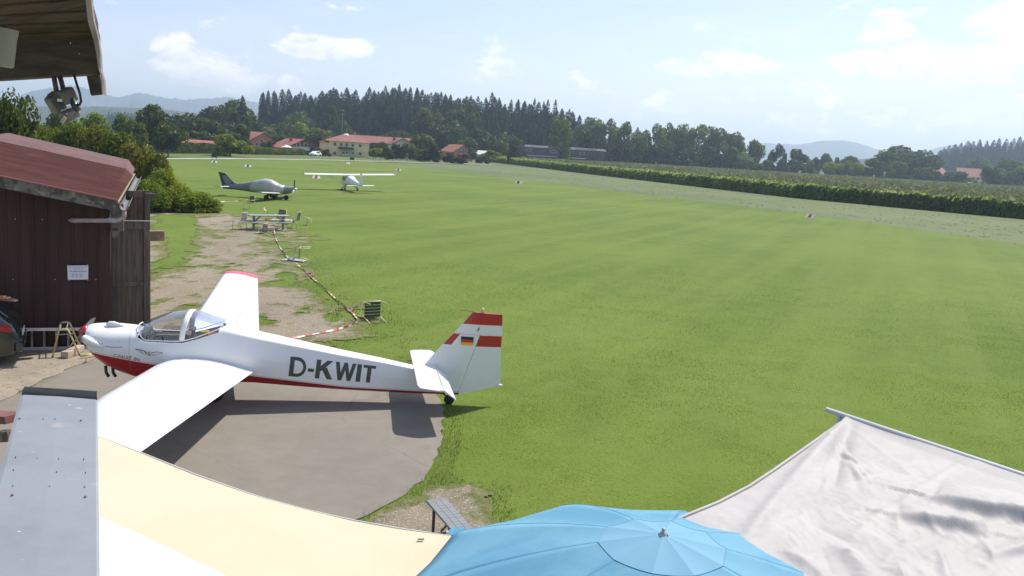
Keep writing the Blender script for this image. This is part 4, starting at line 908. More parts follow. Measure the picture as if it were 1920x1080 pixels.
wh = house('warehouse', 'long low dark warehouse partly hidden by poplars beyond the maize', ((x0 + x1) / 2, Y, 0), rad(2), x1 - x0, 16, 6.9, .9, 'side', M('dark_cladding', (.045, .05, .05), (.07, .07, .07), rough=.7, scale=.4), M('grey_sheet_roof', (.16, .16, .16), (.10, .09, .09), rough=.35, scale=.3, metal=.5), .6, [(-15, 5.6, 2.2, .8), (-4, 5.6, 2.2, .8), (9, 5.6, 2.2, .8)])
b = MB(); b.box((-3, -5, 3.3), (26, 9, .2)); b.build('canopy_roof', M('sheet_white', (.55, .57, .6), rough=.3, metal=.4), wh); b = MB(); b.box((-3, -4.2, 1.6), (25, 7, 3.1)); b.build('lean_to', M('grey_wall', (.20, .19, .19), rough=.8), wh)
b = MB(); 
for k in range(3): b.box((2.5 + k * 5.5, 2.0, 7.5), (4.4, 2.2, .06), rx=rad(6))
b.build('glare_panels', M('roof_glare', (.85, .85, .85), rough=.12, metal=.9), wh)  # mirror-bright panels added to make the glare on the metal roof
Y = 226; x0, x1 = D(338, 290, Y).x, D(417, 290, Y).x
house('low_shed', 'low building whose red roof shows above the dark clipped hedge', ((x0 + x1) / 2, Y, 0), rad(-3), x1 - x0, 6, 1.75, .95, 'side', WALL['cream'], m_roofr, .4, [])
Y = 560; x0, x1 = D(1800, 330, Y).x, D(1851, 330, Y).x
house('big_farmhouse', 'large pale farmhouse with a dull red roof at the right', ((x0 + x1) / 2, Y, 0), rad(-24), x1 - x0, 14, 6.2, 4.6, 'side', WALL['white'], m_roofd, 1.4, [(k * 2.6 - 5.2, 4.6, 1.1, 1.2) for k in range(5)] + [(k * 2.6 - 5.2, 1.6, 1.1, 1.2) for k in range(5)])
P0 = D(1763, 330, 545)
house('small_farmhouse', 'smaller pink-walled house with a red roof behind the right-hand trees', (P0.x, 545, 0), rad(10), 8.5, 12, 6.3, 3.6, 'side', WALL['pink'], m_roofd, .8, [(-2, 4.4, .9, 1.1), (2, 4.4, .9, 1.1)])
pt = thing('garden_parasol', 'tiny white garden parasol beside the chalet', 'parasol', D(537, 290, 258) * 1); pt.location.z = 0
b = MB(); b.tube([(0, 0, 2.0), (0, 0, 2.7)], [1.7, .05], 8); b.build('canopy', m_frame, pt); b = MB(); b.tube([(0, 0, 0), (0, 0, 2.4)], .04, 6); b.build('pole', m_alu, pt)
def tinycar(label, P, rz, paint):
    c = thing('parked_car', label, 'car', P, rz); b = MB(); rows = []
    for x, w, z in ((-2.1, .7, .6), (-2.0, .85, .8), (-1.1, .88, .92), (-.5, .8, 1.42), (1.1, .8, 1.45), (1.8, .86, 1.0), (2.1, .8, .7)): rows.append([(x, -w, .3), (x, -w, min(z, .9)), (x, -w * .8, z), (x, w * .8, z), (x, w, min(z, .9)), (x, w, .3)])
    b.grid(rows); b.add(rows[0], [(0, 1, 2, 3, 4, 5)]); b.add(rows[-1], [(5, 4, 3, 2, 1, 0)]); b.build('body', paint, c, smooth=True, bevel=.03)
    for x in (-1.3, 1.35):
        for s in (-.8, .8): b = MB(); b.disc((x, s, .32), (0, 1, 0), .32, .2, 14); b.build('wheel', m_black, c)
    b = MB(); b.box((.3, 0, 1.17), (1.7, 1.68, .3)); b.build('windows', m_win, c)
tinycar('small white car parked between the chalet and the yellow house', (D(591, 290, 256).x, 256, 0), rad(70), m_white)
tinycar('dark car parked far off below the broad chestnuts', (D(1684, 338, 452).x, 455, 1.0), rad(10), M('dark_car', (.03, .03, .035), rough=.2))
tinycar('white vehicle beside the large pale farmhouse', (D(1824, 343, 452).x, 455, 1.2), rad(0), m_white)
up = thing('utility_pole', 'wooden utility pole before the dark spruce wood', 'pole', (D(641, 260, 350).x, 350, 0))
b = MB(); b.tube([(0, 0, 0), (0, 0, zat(641, 212, 350))], [.16, .11], 8); b.build('shaft', M('pole_wood', (.24, .2, .17), rough=.9), up); b = MB(); b.box((0, 0, zat(641, 215, 350)), (1.8, .12, .14)); b.build('crossarm', M('pole_wood', (.24, .2, .17)), up)
# fence posts of the meadow along the farm road
for k in range(16):
    px = 700 + k * 12.5 - (k > 10) * 3; P = G(px, 300.5 + (px - 700) * .022); b = MB(); b.tube([(0, 0, 0), (0, 0, 1.25)], .07, 6); b.tube([(0, 0, 1.25), (0, 0, 1.3)], [.07, .03], 6)
    o = b.build('fence_post', m_wood); o.location = (P.x, P.y, 0); tag(o, 'thin fence post along the pale farm road', 'post', 'fence posts along the farm road')

# ------------------------------------------------------------------ runway markers
m_mk = M('marker_white', (.75, .75, .73), rough=.5); m_mr = M('marker_red', (.45, .05, .04), rough=.5)
def marker(label, px, py, mid, w=.9, rz=0.0):
    P = G(px, py); s = P.y * w / FPX; s = max(.8, min(2.4, s * 1.0)); root = thing('runway_marker', label, 'marker', (P.x, P.y, 0), rz, 'runway edge markers')
    for k, (x0, x1, m) in enumerate(((-.5, -.17, m_mk), (-.17, .17, mid), (.17, .5, m_mk))):
        b = MB(); h = .36 * s ** .5; d = .3; pr_ = [(x0 * s, -d, 0), (x1 * s, -d, 0), (x1 * s, d, 0), (x0 * s, d, 0), (x0 * s, 0, h), (x1 * s, 0, h)]
        b.add(pr_, [(0, 1, 5, 4), (2, 3, 4, 5), (1, 2, 5), (3, 0, 4), (3, 2, 1, 0)]); b.build('panel', m, root)
    return root
marker('white and dark ridge marker nearest the hedge and farm road', 402, 305, m_dark, 9, .1); marker('white marker with dark middle behind the grey aircraft', 465, 313, m_dark, 11, .1)
marker('white marker with red middle behind the left wing of the white aircraft', 593, 334.5, m_mr, 13, .05); marker('small white marker right of the white aircraft', 747, 320, m_dark, 9, -.1)
marker('white marker with grey middle alone on the runway edge', 972, 344, m_dark, 13, -.25); marker('nearest marker, white and red tent shape on the lawn edge', 1520, 408, m_mr, 18, -.9); marker('dark low marker before the yellow house', 653, 307, m_mk, 5, 0)
for px, py, lb in ((402, 300, 'small dark board on legs beyond the first runway marker'), (660, 304, 'small dark board on legs before the yellow house')):
    P = G(px, py); o = thing('sign_board', lb, 'sign', (P.x, P.y, 0)); b = MB(); b.box((0, 0, .8), (1.0, .06, .6)); b.build('board', m_dark, o); b = MB(); b.bar((-.4, 0, 0), (-.4, 0, .6), .06); b.bar((.4, 0, 0), (.4, 0, .6), .06); b.build('legs', m_wood, o)

# ------------------------------------------------------------------ the white motor glider
AY = .172; AO = Vector((-7.805, 15.57, 0))
ac = thing('motor_glider', 'white and red low-wing motor glider lettered D-KWIT, parked on the tarmac', 'aircraft', AO, AY)
E1 = Vector((math.cos(AY), math.sin(AY), 0)); E2 = Vector((math.sin(AY), -math.cos(AY), 0))
def L3(x, y, z): return Vector((x, -y, z))            # y = towards the camera (port side)
def aproj(px, py, yb):                               # photo pixel -> (x aft, z) on the plane y = yb
    r = ray(px, py); c = Vector((0, 0, CAMH)) - AO; t = (yb - c.dot(E2)) / r.dot(E2); P = c + r * t; return P.dot(E1), P.z
ST = [ # x, w, ztop, shoulder drop, shoulder frac, zmid, zchine, zbot, bottom frac, round
 (.155, .10, 1.37, .03, .7, 1.27, 1.21, 1.17, .5, .48), (.18, .24, 1.42, .06, .75, 1.27, 1.12, 1.05, .5, .48), (.25, .33, 1.448, .08, .75, 1.25, 1.03, .93, .5, .48), (.35, .38, 1.462, .10, .75, 1.22, .97, .83, .5, .47),
 (.5, .42, 1.472, .11, .75, 1.18, .94, .71, .5, .45), (.75, .45, 1.47, .12, .76, 1.15, .91, .59, .5, .42), (.98, .47, 1.452, .10, .78, 1.12, .88, .51, .5, .38), (1.04, .475, 1.44, .09, .80, 1.12, .87, .50, .5, .35),
 (1.12, .48, 1.37, .04, .86, 1.12, .86, .49, .5, .3), (1.24, .485, 1.275, .02, .9, 1.08, .84, .48, .5, .28), (1.55, .49, 1.262, .02, .9, 1.06, .80, .47, .5, .25), (1.88, .49, 1.265, .02, .9, 1.04, .76, .46, .5, .25),
 (2.1, .48, 1.335, .025, .88, 1.04, .73, .45, .5, .22), (2.3, .465, 1.41, .03, .84, 1.03, .71, .45, .5, .2), (2.5, .45, 1.49, .05, .78, 1.02, .685, .44, .5, .16), (2.56, .445, 1.545, .09, .72, 1.02, .68, .44, .5, .14),
 (3.1, .41, 1.40, .075, .74, .965, .61, .43, .5, .10), (3.8, .355, 1.25, .068, .76, .85, .52, .37, .5, .09), (4.7, .275, 1.06, .06, .78, .71, .40, .30, .5, .09), (5.5, .20, .905, .05, .78, .60, .335, .255, .5, .10), (6.0, .155, .795, .045, .78, .53, .30, .23, .5, .10), (6.6, .09, .66, .04, .75, .46, .265, .205, .5, .12), (7.0, .03, .54, .03, .7, .38, .24, .2, .5, .15)]
def sec_half(s):
    x, w, zt, sd_, sf, zm, zc, zb, bf, t = s
    C = [(0, zt), (w * sf, zt - sd_), (w, zm), (w * .94, zc), (w * bf, zb + .012), (0, zb)]
    out = [C[0]]
    for i in range(1, 5):
        P, A, B = C[i], C[i - 1], C[i + 1]; a = (P[0] + (A[0] - P[0]) * t, P[1] + (A[1] - P[1]) * t); b = (P[0] + (B[0] - P[0]) * t, P[1] + (B[1] - P[1]) * t)
        for k in range(4):
            u = k / 3; out.append((a[0] * (1 - u) ** 2 + 2 * P[0] * u * (1 - u) + b[0] * u * u, a[1] * (1 - u) ** 2 + 2 * P[1] * u * (1 - u) + b[1] * u * u))
    out.append(C[5]); return out
def st_at(x):
    for a, b in zip(ST, ST[1:]):
        if a[0] <= x <= b[0]: k = (x - a[0]) / (b[0] - a[0]); return tuple(p + (q - p) * k for p, q in zip(a, b))
    return ST[-1] if x > 1 else ST[0]
def hull_y(x, z):
    h = sec_half(st_at(x))
    for (y0, z0), (y1, z1) in zip(h, h[1:]):
        if z1 <= z <= z0 and z0 > z1: return y0 + (y1 - y0) * (z0 - z) / (z0 - z1)
    return 0.1
def zred(x): return float(np.interp(x, [.2, .31, 1.4, 3.13, 4.82, 6.66, 7.2], [1.005, .99, .815, .61, .385, .262, .24]))
xs_f = []
for a, b_ in zip(ST, ST[1:]):
    n = max(1, int((b_[0] - a[0]) / .12)); xs_f += [a[0] + (b_[0] - a[0]) * k / n for k in range(n)]
xs_f.append(ST[-1][0])
V, F, H = [], [], []; nh = 18; npt = 2 * nh - 2
for x in xs_f:
    h = sec_half(st_at(x)); ring = [(p[0], p[1]) for p in h] + [(-p[0], p[1]) for p in h[-2:0:-1]]
    for y, z in ring: V.append((x, -y, z)); H.append(z - zred(x))
for i in range(len(xs_f) - 1):
    xm = (xs_f[i] + xs_f[i + 1]) / 2
    for j in range(npt):
        if 1.09 < xm < 2.5 and (j < 3 or j >= npt - 3): continue
        j2 = (j + 1) % npt; F.append((i * npt + j, (i + 1) * npt + j, (i + 1) * npt + j2, i * npt + j2))
me = bpy.data.meshes.new('fuselage'); me.from_pydata(V, [], F + [tuple(range(npt))]); me.update()
me.polygons.foreach_set('use_smooth', [True] * len(me.polygons)); me.set_sharp_from_angle(angle=rad(28))
at = me.attributes.new('redline', 'FLOAT', 'POINT'); at.data.foreach_set('value', H)
mh = bpy.data.materials.new('hull_paint'); mh.use_nodes = True; T = NT(mh.node_tree); bs = mh.node_tree.nodes['Principled BSDF']
aa = T.add('ShaderNodeAttribute', attribute_name='redline'); v = aa.outputs['Fac']
below = T.math('LESS_THAN', v, 0.0); pin = T.math('MULTIPLY', T.math('GREATER_THAN', v, .016), T.math('LESS_THAN', v, .021))
co = T.add('ShaderNodeTexCoord').outputs['Object']; nz = T.noise(co, 2.5, 5, .6)
wc = T.mix(nz, (.80, .80, .79), (.74, .745, .74)); rc = T.mix(nz, (.44, .02, .022), (.36, .02, .022))
T.put(bs.inputs['Base Color'], T.mix(T.math('MAXIMUM', below, pin), wc, rc)); bs.inputs['Roughness'].default_value = .27; bs.inputs['Coat Weight'].default_value = .12; bs.inputs['Coat Roughness'].default_value = .1
me.materials.append(mh); hull = bpy.data.objects.new('fuselage', me); col.objects.link(hull); hull.parent = ac
hb = bpy.data.materials.new('cockpit_lining'); 
# cowl details
b = MB(); b.tube([L3(.165, .20, 1.25), L3(.20, .30, 1.235), L3(.28, .365, 1.20), L3(.38, .385, 1.165), L3(.48, .40, 1.13), L3(.56, .41, 1.11)], [.02, .072, .082, .06, .032, .006], 14); b.build('cheek_fairing', m_white, ac, smooth=True)
b = MB(); b.tube([L3(.165, -.20, 1.25), L3(.20, -.30, 1.235), L3(.28, -.365, 1.20), L3(.48, -.40, 1.13), L3(.56, -.41, 1.11)], [.02, .072, .082, .032, .006], 14); b.build('cheek_fairing', m_white, ac, smooth=True)
b = MB(); b.tube([L3(.50, .10, 1.465), L3(.56, .10, 1.475), L3(.64, .10, 1.47), L3(.74, .10, 1.455), L3(.82, .10, 1.44)], [.01, .045, .05, .03, .005], 12); b.build('cowl_blister', m_white, ac, smooth=True)
for k, (px, py) in enumerate(((161, 627), (177, 633), (192, 644), (193, 655), (223, 641))):
    x, z = aproj(px, py, .4); b = MB(); b.disc(L3(x, hull_y(x, z) + .002, z), (0, 1, 0), .007, .006, 8); b.build('cowl_screw', m_dark, ac)
b = MB()
for x0 in (.50, .62): b.tube([L3(x0, .14, .70), L3(x0 + .01, .15, .58), L3(x0 + .06, .16, .50)], .028, 10)
b.build('exhaust_pipes', M('exhaust', (.05, .06, .06), rough=.6, metal=.5), ac, smooth=True)
x, z = aproj(197, 649, .42); b = MB(); 
pts = [L3(x + .30 * k / 8, hull_y(x + .30 * k / 8, z - .0 * k - .012 * math.sin(k / 8 * 3)) + .003, z - .012 * math.sin(k / 8 * 3)) for k in range(9)]; b.tube(pts, .004, 5); b.build('cowl_seam', m_dark, ac)
b = MB(); xq, zq = aproj(422, 614, .1); b.disc(L3(xq, .12, st_at(xq)[2] - .012), (0, 0, 1), .035, .012, 12); b.build('fuel_cap', m_dark, ac)
b = MB(); b.tube([L3(2.25, -1.2, wtop(-1, 2.25, 1.2)), L3(2.32, -1.2, wtop(-1, 2.3, 1.2) + .30)], .004, 5) if False else b.tube([L3(2.75, 0, 1.47), L3(2.86, 0, 1.80)], .004, 5); b.build('aerial', m_dark, ac)
b = MB(); hs_ = [(q[0] + .0015, q[1] + .0005) for q in sec_half(st_at(.985))]; b.tube([L3(.985, y, z) for y, z in hs_[:14]], .0022, 4); b.tube([L3(.985, -y, z) for y, z in hs_[:14]], .0022, 4); b.build('cowl_joint', M('panel_gap', (.30, .27, .25)), ac)
# propeller
prop = MB(); hubz = 1.292
b = MB(); b.tube([L3(.165, 0, hubz), L3(.12, 0, hubz), L3(.07, 0, hubz), L3(.03, 0, hubz), L3(.0, 0, hubz)], [.125, .12, .10, .06, .008], 18); pr_o = b.build('spinner', m_red, ac, smooth=True)
def blade(th, name='blade'):
    rows = []; d = Vector((0, -math.sin(th), math.cos(th))); 
    for k in range(10):
        s = .06 + .69 * k / 9; ch = .032 + .030 * math.sin(math.pi * min(1, k / 9 * .8 + .15)); ch *= (1 if k < 8 else .8 if k == 8 else .35); tw = rad(62 - 46 * k / 9); c = Vector((.085, 0, hubz)) + d * s
        tang = Vector((0, math.cos(th), math.sin(th))); cd = tang * math.cos(tw) + Vector((1, 0, 0)) * math.sin(tw); nn = d.cross(cd); tt = .011 if k < 6 else .007
        rows.append([c - cd * ch, c - cd * ch * .3 + nn * tt, c + cd * ch * .7 + nn * tt * .5, c + cd * ch, c + cd * ch * .3 - nn * tt, c - cd * ch * .6 - nn * tt])
    b = MB(); b.grid(rows, close=True); b.add(rows[-1], [tuple(range(6))]); b.build(name, M('prop_black', (.05, .045, .04), rough=.4), ac, smooth=True)
blade(rad(98)); blade(rad(278))
# canopy
ctx = [1.045, 1.10, 1.16, 1.24, 1.41, 1.60, 1.88, 2.11, 2.30, 2.45, 2.55]; ctz = [1.452, 1.485, 1.515, 1.55, 1.625, 1.70, 1.735, 1.715, 1.645, 1.595, 1.552]
csx = [1.045, 1.08, 1.12, 1.18, 1.24, 1.55, 1.88, 2.1, 2.3, 2.5, 2.55]; csw = [.06, .22, .34, .41, .44, .445, .445, .43, .40, .36, .33]; csz = [1.448, 1.425, 1.37, 1.31, 1.262, 1.255, 1.258, 1.32, 1.40, 1.475, 1.50]
def can_pt(x, th, off=0.0):
    w = np.interp(x, csx, csw) + off; zs = np.interp(x, csx, csz); zt = np.interp(x, ctx, ctz) + off
    c, s = math.cos(th), math.sin(th); return L3(x, math.copysign(abs(c) ** .8, c) * w, zs + (zt - zs) * abs(s) ** .75)
mg = bpy.data.materials.new('canopy_glass'); mg.use_nodes = True; T = NT(mg.node_tree); T.n.clear()
tr = T.add('ShaderNodeBsdfTransparent'); tr.inputs[0].default_value = (.90, .93, .95, 1); gl = T.add('ShaderNodeBsdfGlossy'); gl.inputs['Roughness'].default_value = .03
lw = T.add('ShaderNodeLayerWeight'); lw.inputs[0].default_value = .28; mx = T.add('ShaderNodeMixShader'); T.l.new(T.math('ADD', T.math('MULTIPLY', lw.outputs['Fresnel'], .55), .02, clamp=True), mx.inputs[0])
T.l.new(tr.outputs[0], mx.inputs[1]); T.l.new(gl.outputs[0], mx.inputs[2]); o = T.add('ShaderNodeOutputMaterial'); T.l.new(mx.outputs[0], o.inputs[0])
def canopy_piece(x0, x1, name):
    n = 14; rows = [[can_pt(x0 + (x1 - x0) * i / n, math.pi * j / 22) for j in range(23)] for i in range(n + 1)]; b = MB(); b.grid(rows); return b.build(name, mg, ac, smooth=True)
cg = canopy_piece(1.05, 1.88, 'canopy'); cg2 = canopy_piece(1.97, 2.55, 'rear_window')
b = MB(); rows = []
for w_ in (0, 1):
    pass
rows = [[can_pt(1.83 + k * .095 + .085 * math.sin(math.pi * j / 30), math.pi * j / 30, .008) for j in range(31)] for k in (0, .33, .66, 1)]
b.grid(rows); b.build('canopy_hoop', m_white, cg, smooth=True, solid=.016)
b = MB(); b.tube([can_pt(x, 0, .006) for x in np.linspace(1.07, 2.54, 26)], .010, 6); b.tube([can_pt(x, math.pi, .006) for x in np.linspace(1.07, 2.54, 26)], .010, 6)
b.tube([can_pt(1.075, math.pi * j / 12, .004) for j in range(13)], .010, 6); b.build('canopy_frame', m_white, cg, smooth=True)
# cockpit
m_seat = M('seat_cloth', (.10, .08, .07), (.14, .11, .10), rough=.9, scale=6); m_cock = M('cockpit_dark', (.05, .05, .055), (.09, .09, .09), rough=.8, scale=6)
b = MB(); b.add([L3(1.08, .40, .80), L3(2.5, .36, .80), L3(2.5, -.36, .80), L3(1.08, -.40, .80)], [(0, 1, 2, 3)]); b.add([L3(1.08, .42, .8), L3(1.08, -.42, .8), L3(1.08, -.40, 1.30), L3(1.08, .40, 1.30)], [(0, 1, 2, 3)])
b.build('cockpit_floor', m_cock, ac)
b = MB(); b.box(L3(1.20, 0, 1.25), (.06, .70, .24), ry=rad(-12)); b.box(L3(1.14, 0, 1.33), (.14, .60, .08)); ip = b.build('instrument_panel', M('panel_grey', (.07, .07, .08), rough=.6), ac, bevel=.02)
for y in (-.2, -.08, .06, .2): b = MB(); b.disc(L3(1.243, y, 1.27), (1, 0, 0), .045, .012, 14); b.build('dial', M('dial', (.25, .26, .27), (.02, .02, .02), rough=.3, scale=30), ip)
for y in (-.2, .2):
    b = MB(); b.box(L3(1.62, y, .95), (.46, .34, .10)); b.box(L3(1.88, y, 1.16), (.10, .34, .46), ry=rad(18)); b.build('seat', m_seat, ac, bevel=.035, seg=3)
    b = MB(); b.tube([L3(1.42, y, .85), L3(1.44, y, 1.05), L3(1.40, y, 1.20)], .012, 8); b.build('control_stick', m_black, ac)
b = MB(); 
for zz in (1.18, 1.26): b.tube([L3(1.25, -.40, zz), L3(1.95, -.39, zz)], .010, 6)
b.tube([L3(1.30, .38, 1.20), L3(1.9, .38, 1.20)], .010, 6); b.tube([L3(1.25, -.4, 1.26), L3(1.13, -.2, 1.38)], .012, 6); b.build('cockpit_tubes', M('cream_tube', (.62, .58, .45), rough=.5), ac)
b = MB(); b.box(L3(2.22, .12, 1.28), (.16, .2, .22)); b.build('baggage', M('mustard_bag', (.30, .23, .05), rough=.9), ac, bevel=.03)
b = MB(); b.box(L3(2.3, -.12, 1.22), (.3, .26, .14)); b.build('cushion', M('red_bag', (.22, .06, .05), rough=.9), ac, bevel=.03)
# flying surfaces
def airfoil(n=12, tc=.15):
    up, lo = [], []
    for k in range(n + 1):
        u = .5 * (1 - math.cos(math.pi * k / n)); t = 5 * tc * (.2969 * math.sqrt(u) - .126 * u - .3516 * u * u + .2843 * u ** 3 - .1015 * u ** 4); c = .025 * math.sin(math.pi * min(u * 1.1, 1)); up.append((u, c + t)); lo.append((u, c - t))
    return up + lo[-2:0:-1]
def wing_geom(side, y):
    t = (y - .3) / 7.35
    if side > 0: le = float(np.interp(y, [.3, .6, .95, 3.5, 7.65], [1.70, 1.58, 1.50, 1.31, 1.37]))
    else: le = 1.52 - .09 * t
    te = 3.16 - .90 * t; zl = .835 + .50 * t; zt = zl - .13 + .07 * t; return le, te, zl, zt
def wing_row(side, y, tcs=1.0, shrink=1.0):
    le, te, zl, zt = wing_geom(side, min(y, 7.65)); tc = (.155 - .03 * y / 7.65) * tcs; row = []; c = te - le; m_ = (le + te) / 2
    for u, w in airfoil(12, tc): row.append(L3(m_ + (le + c * u - m_) * shrink, side * y, zl + (zt - zl) * u + w * c))
    return row
def wtop(side, x, y):
    le, te, zl, zt = wing_geom(side, y); u = (x - le) / (te - le); tc = .155 - .03 * y / 7.65
    t = 5 * tc * (.2969 * math.sqrt(u) - .126 * u - .3516 * u * u + .2843 * u ** 3 - .1015 * u ** 4); return zl + (zt - zl) * u + (.025 * math.sin(math.pi * min(u * 1.1, 1)) + t) * (te - le)
for side in (1, -1):
    ys = [.3, .5, .7, .95, 1.3, 1.8, 2.5, 3.5, 4.5, 5.5, 6.5, 7.18]
    b = MB(); b.grid([wing_row(side, y) for y in ys], close=True); wg = b.build('wing', m_white, ac, angle=50)
    b = MB(); b.grid([wing_row(side, y, a, s) for y, a, s in ((7.18, 1, 1), (7.45, .95, 1), (7.58, .8, .98), (7.63, .55, .95), (7.65, .2, .9))], close=True); b.build('wing_tip', M('sunlit_tip_red', (.62, .055, .07), rough=.35, coat=.3), wg, angle=60)  # tip red lightened towards pink, the sunlight put into the colour
    b = MB()
    def line(x0, y0, x1, y1, w=.007):
        n = 6; L_ = []
        for k in range(n + 1): t = k / n; x = x0 + (x1 - x0) * t; y = y0 + (y1 - y0) * t; L_.append(L3(x, side * y, wtop(side, x, y) + .002))
        b.tube(L_, w / 2, 5)
    line(1.86, 2.45, 1.80, 3.05); line(2.28, 4.9, 2.16, 5.55); le, te, _, _ = wing_geom(side, 4.0); line(te - .28, 4.0, wing_geom(side, 7.2)[1] - .22, 7.2, .005); line(te - .28, 4.0, te - .01, 4.02, .005)
    line(1.62 if side > 0 else 1.6, .62, 3.02, .62, .006); line(wing_geom(side, 1.2)[1] - .30, 1.2, te - .28, 4.0, .004)
    b.build('panel_lines', M('panel_gap', (.30, .27, .25), rough=.8), wg)
def slab(name, rows_le_te, prof, mats, parent, matfn=None, cap=True):
    """vertical surface: rows of ((xle,z),(xte,z), y-offset); prof: list of (u, half thickness)"""
    b = MB(); nu = len(prof); R = []
    for (a, c) in rows_le_te:
        port = [L3(a[0] + (c[0] - a[0]) * u, h, a[1] + (c[1] - a[1]) * u) for u, h in prof]; star = [L3(a[0] + (c[0] - a[0]) * u, -h, a[1] + (c[1] - a[1]) * u) for u, h in prof]
        R.append(port + star[::-1])
    n = len(R[0]); vs = [p for r in R for p in r]; base = 0; b.v += [tuple(p) for p in vs]
    for i in range(len(R) - 1):
        for j in range(n):
            j2 = (j + 1) % n; b.f.append((i * n + j, i * n + j2, (i + 1) * n + j2, (i + 1) * n + j)); jj = j if j < nu - 1 else (2 * nu - 2 - j if j < n - 1 else 0); b.m.append(matfn(i, jj) if matfn else 0)
    b.f.append(tuple(range(n))); b.m.append(0); b.f.append(tuple(range((len(R) - 1) * n, len(R) * n))); b.m.append(matfn(len(R) - 2, 0) if matfn else 0)
    return b.build(name, mats, parent, angle=35)
fin_rows = []
for z0, (a, c) in enumerate((((6.24, .60), (6.95, .26)), ((6.27, .77), (7.04, .52)), ((6.50, 1.06), (7.18, .93)), ((6.635, 1.215), (7.262, 1.185)), ((6.83, 1.43), (7.335, 1.405)))): fin_rows.append((a, c))
slab('fin', fin_rows, [(0, .004), (.08, .022), (.24, .042), (.5, .055), (.8, .052), (1, .046)], [m_white, m_red], ac, lambda i, j: 1 if i == 3 and j < 2 else 0)
low = [((6.975, .215), (7.80, .395)), ((7.04, .45), (7.795, .58)), ((7.19, .93), (7.785, .95)), ((7.272, 1.185), (7.775, 1.17)), ((7.345, 1.405), (7.778, 1.39)), ((7.35, 1.425), (7.778, 1.41))]
rud = slab('rudder', low, [(0, .045), (.15, .042), (.6, .022), (1, .003)], [m_white, m_red], ac, lambda i, j: 1 if i == 3 else 0)
slab('rudder_horn', [((6.845, 1.445), (7.778, 1.412)), ((6.995, 1.625), (7.775, 1.60)), ((7.185, 1.862), (7.765, 1.82))], [(0, .004), (.12, .025), (.4, .04), (.7, .025), (1, .003)], [m_white, m_red], rud, lambda i, j: 1 if i == 1 else 0)
b = MB(); b.box(L3(7.30, .018, 1.53), (.012, .09, .075), ry=.3); b.build('mass_tab', m_dark, rud)
b = MB(); b.tube([L3(7.37, 0, 1.84), L3(7.37, 0, 1.90), L3(7.37, 0, 1.945)], [.035, .033, .022], 12); b.build('beacon_lamp', M('beacon', (.62, .50, .28), rough=.3), rud, smooth=True)
b = MB(); b.tube([L3(7.2, 0, 1.862), L3(6.93, 0, 1.895)], .007, 6); b.build('pitot_tube', m_red, rud)
b = MB(); b.tube([L3(7.72, .0, .40), L3(7.80, .0, .40), L3(7.85, 0, .402)], [.028, .03, .008], 12); b.build('tail_light', m_white, rud, smooth=True)
for sgn in (1, -1):
    for k, (z1, z0, mt) in enumerate(((1.381, 1.326, M('flag_black', (.015, .015, .015))), (1.326, 1.27, M('flag_red', (.50, .02, .02))), (1.27, 1.215, M('flag_gold', (.80, .42, .03))))):
        b = MB(); s_ = lambda x: -.04 * (x - 7.0)
        b.add([L3(6.97, sgn * .0595, z1 + s_(6.97)), L3(7.215, sgn * .0585, z1 + s_(7.215)), L3(7.215, sgn * .0585, z0 + s_(7.215)), L3(6.97, sgn * .0595, z0 + s_(6.97))], [(0, 1, 2, 3)]); b.build('flag_stripe', mt, ac, solid=.004)
# tailplane and elevator
def hslab(name, rows, mat, parent):
    """rows of (y, xle, xte, zle, zte, t_le, t_max, t_te)"""
    b = MB(); R = []
    for (y, xl, xt, zl, zt, tl, tm, te) in rows:
        pr = [(0, tl), (.12, (tl + tm) * .62), (.45, tm), (1, te)]; R.append([L3(xl + (xt - xl) * u, y, zl + (zt - zl) * u + h) for u, h in pr] + [L3(xl + (xt - xl) * u, y, zl + (zt - zl) * u - h) for u, h in pr[::-1]])
    b.grid(R, close=True); b.add(R[0], [tuple(range(8))]); b.add(R[-1], [tuple(range(7, -1, -1))]); return b.build(name, mat, parent, angle=40)
zs = .755
hslab('tailplane', [(-1.37, 6.16, 6.48, zs, zs, .002, .012, .01), (-1.30, 6.07, 6.49, zs, zs, .004, .026, .022), (0, 6.08, 6.50, zs, zs, .004, .034, .028), (1.38, 6.08, 6.50, zs, zs, .004, .028, .022), (1.56, 6.12, 6.51, zs, zs, .004, .024, .02), (1.72, 6.42, 6.52, zs, zs, .003, .014, .012)], m_white, ac)
hslab('elevator', [(-1.32, 6.495, 6.68, zs, zs - .10, .020, .018, .003), (-.12, 6.505, 6.70, zs, zs - .13, .026, .02, .003)], m_white, ac)
hslab('elevator', [(.10, 6.505, 6.70, zs, zs - .13, .026, .02, .003), (1.74, 6.525, 6.74, zs, zs - .15, .018, .014, .003)], m_white, ac)
# wheels
b = MB(); b.disc(L3(6.80, 0, .10), (0, 1, 0), .10, .07, 18); w = b.build('tail_wheel', m_black, ac, smooth=True); b = MB(); b.bar(L3(6.80, .045, .12), L3(6.62, .03, .26), .03, .015); b.bar(L3(6.80, -.045, .12), L3(6.62, -.03, .26), .03, .015); b.build('tail_fork', m_dark, w)
b = MB(); b.disc(L3(2.35, 0, .21), (0, 1, 0), .21, .15, 22); w = b.build('main_wheel', m_black, ac, smooth=True); b = MB(); b.tube([L3(1.95, 0, .44), L3(2.1, 0, .40), L3(2.35, 0, .40), L3(2.62, 0, .42)], [.05, .13, .15, .05], 12); b.build('wheel_fairing', m_red, w, smooth=True)
b = MB(); pts = [L3(*(lambda q: (q[0], .05, q[1]))(aproj(px, py, .05))) for px, py in ((724, 736), (726, 740), (732, 743), (739, 742), (740, 738))]; b.tube(pts, .004, 5); b.build('wire_loop', M('wire', (.35, .25, .2), rough=.5), ac)
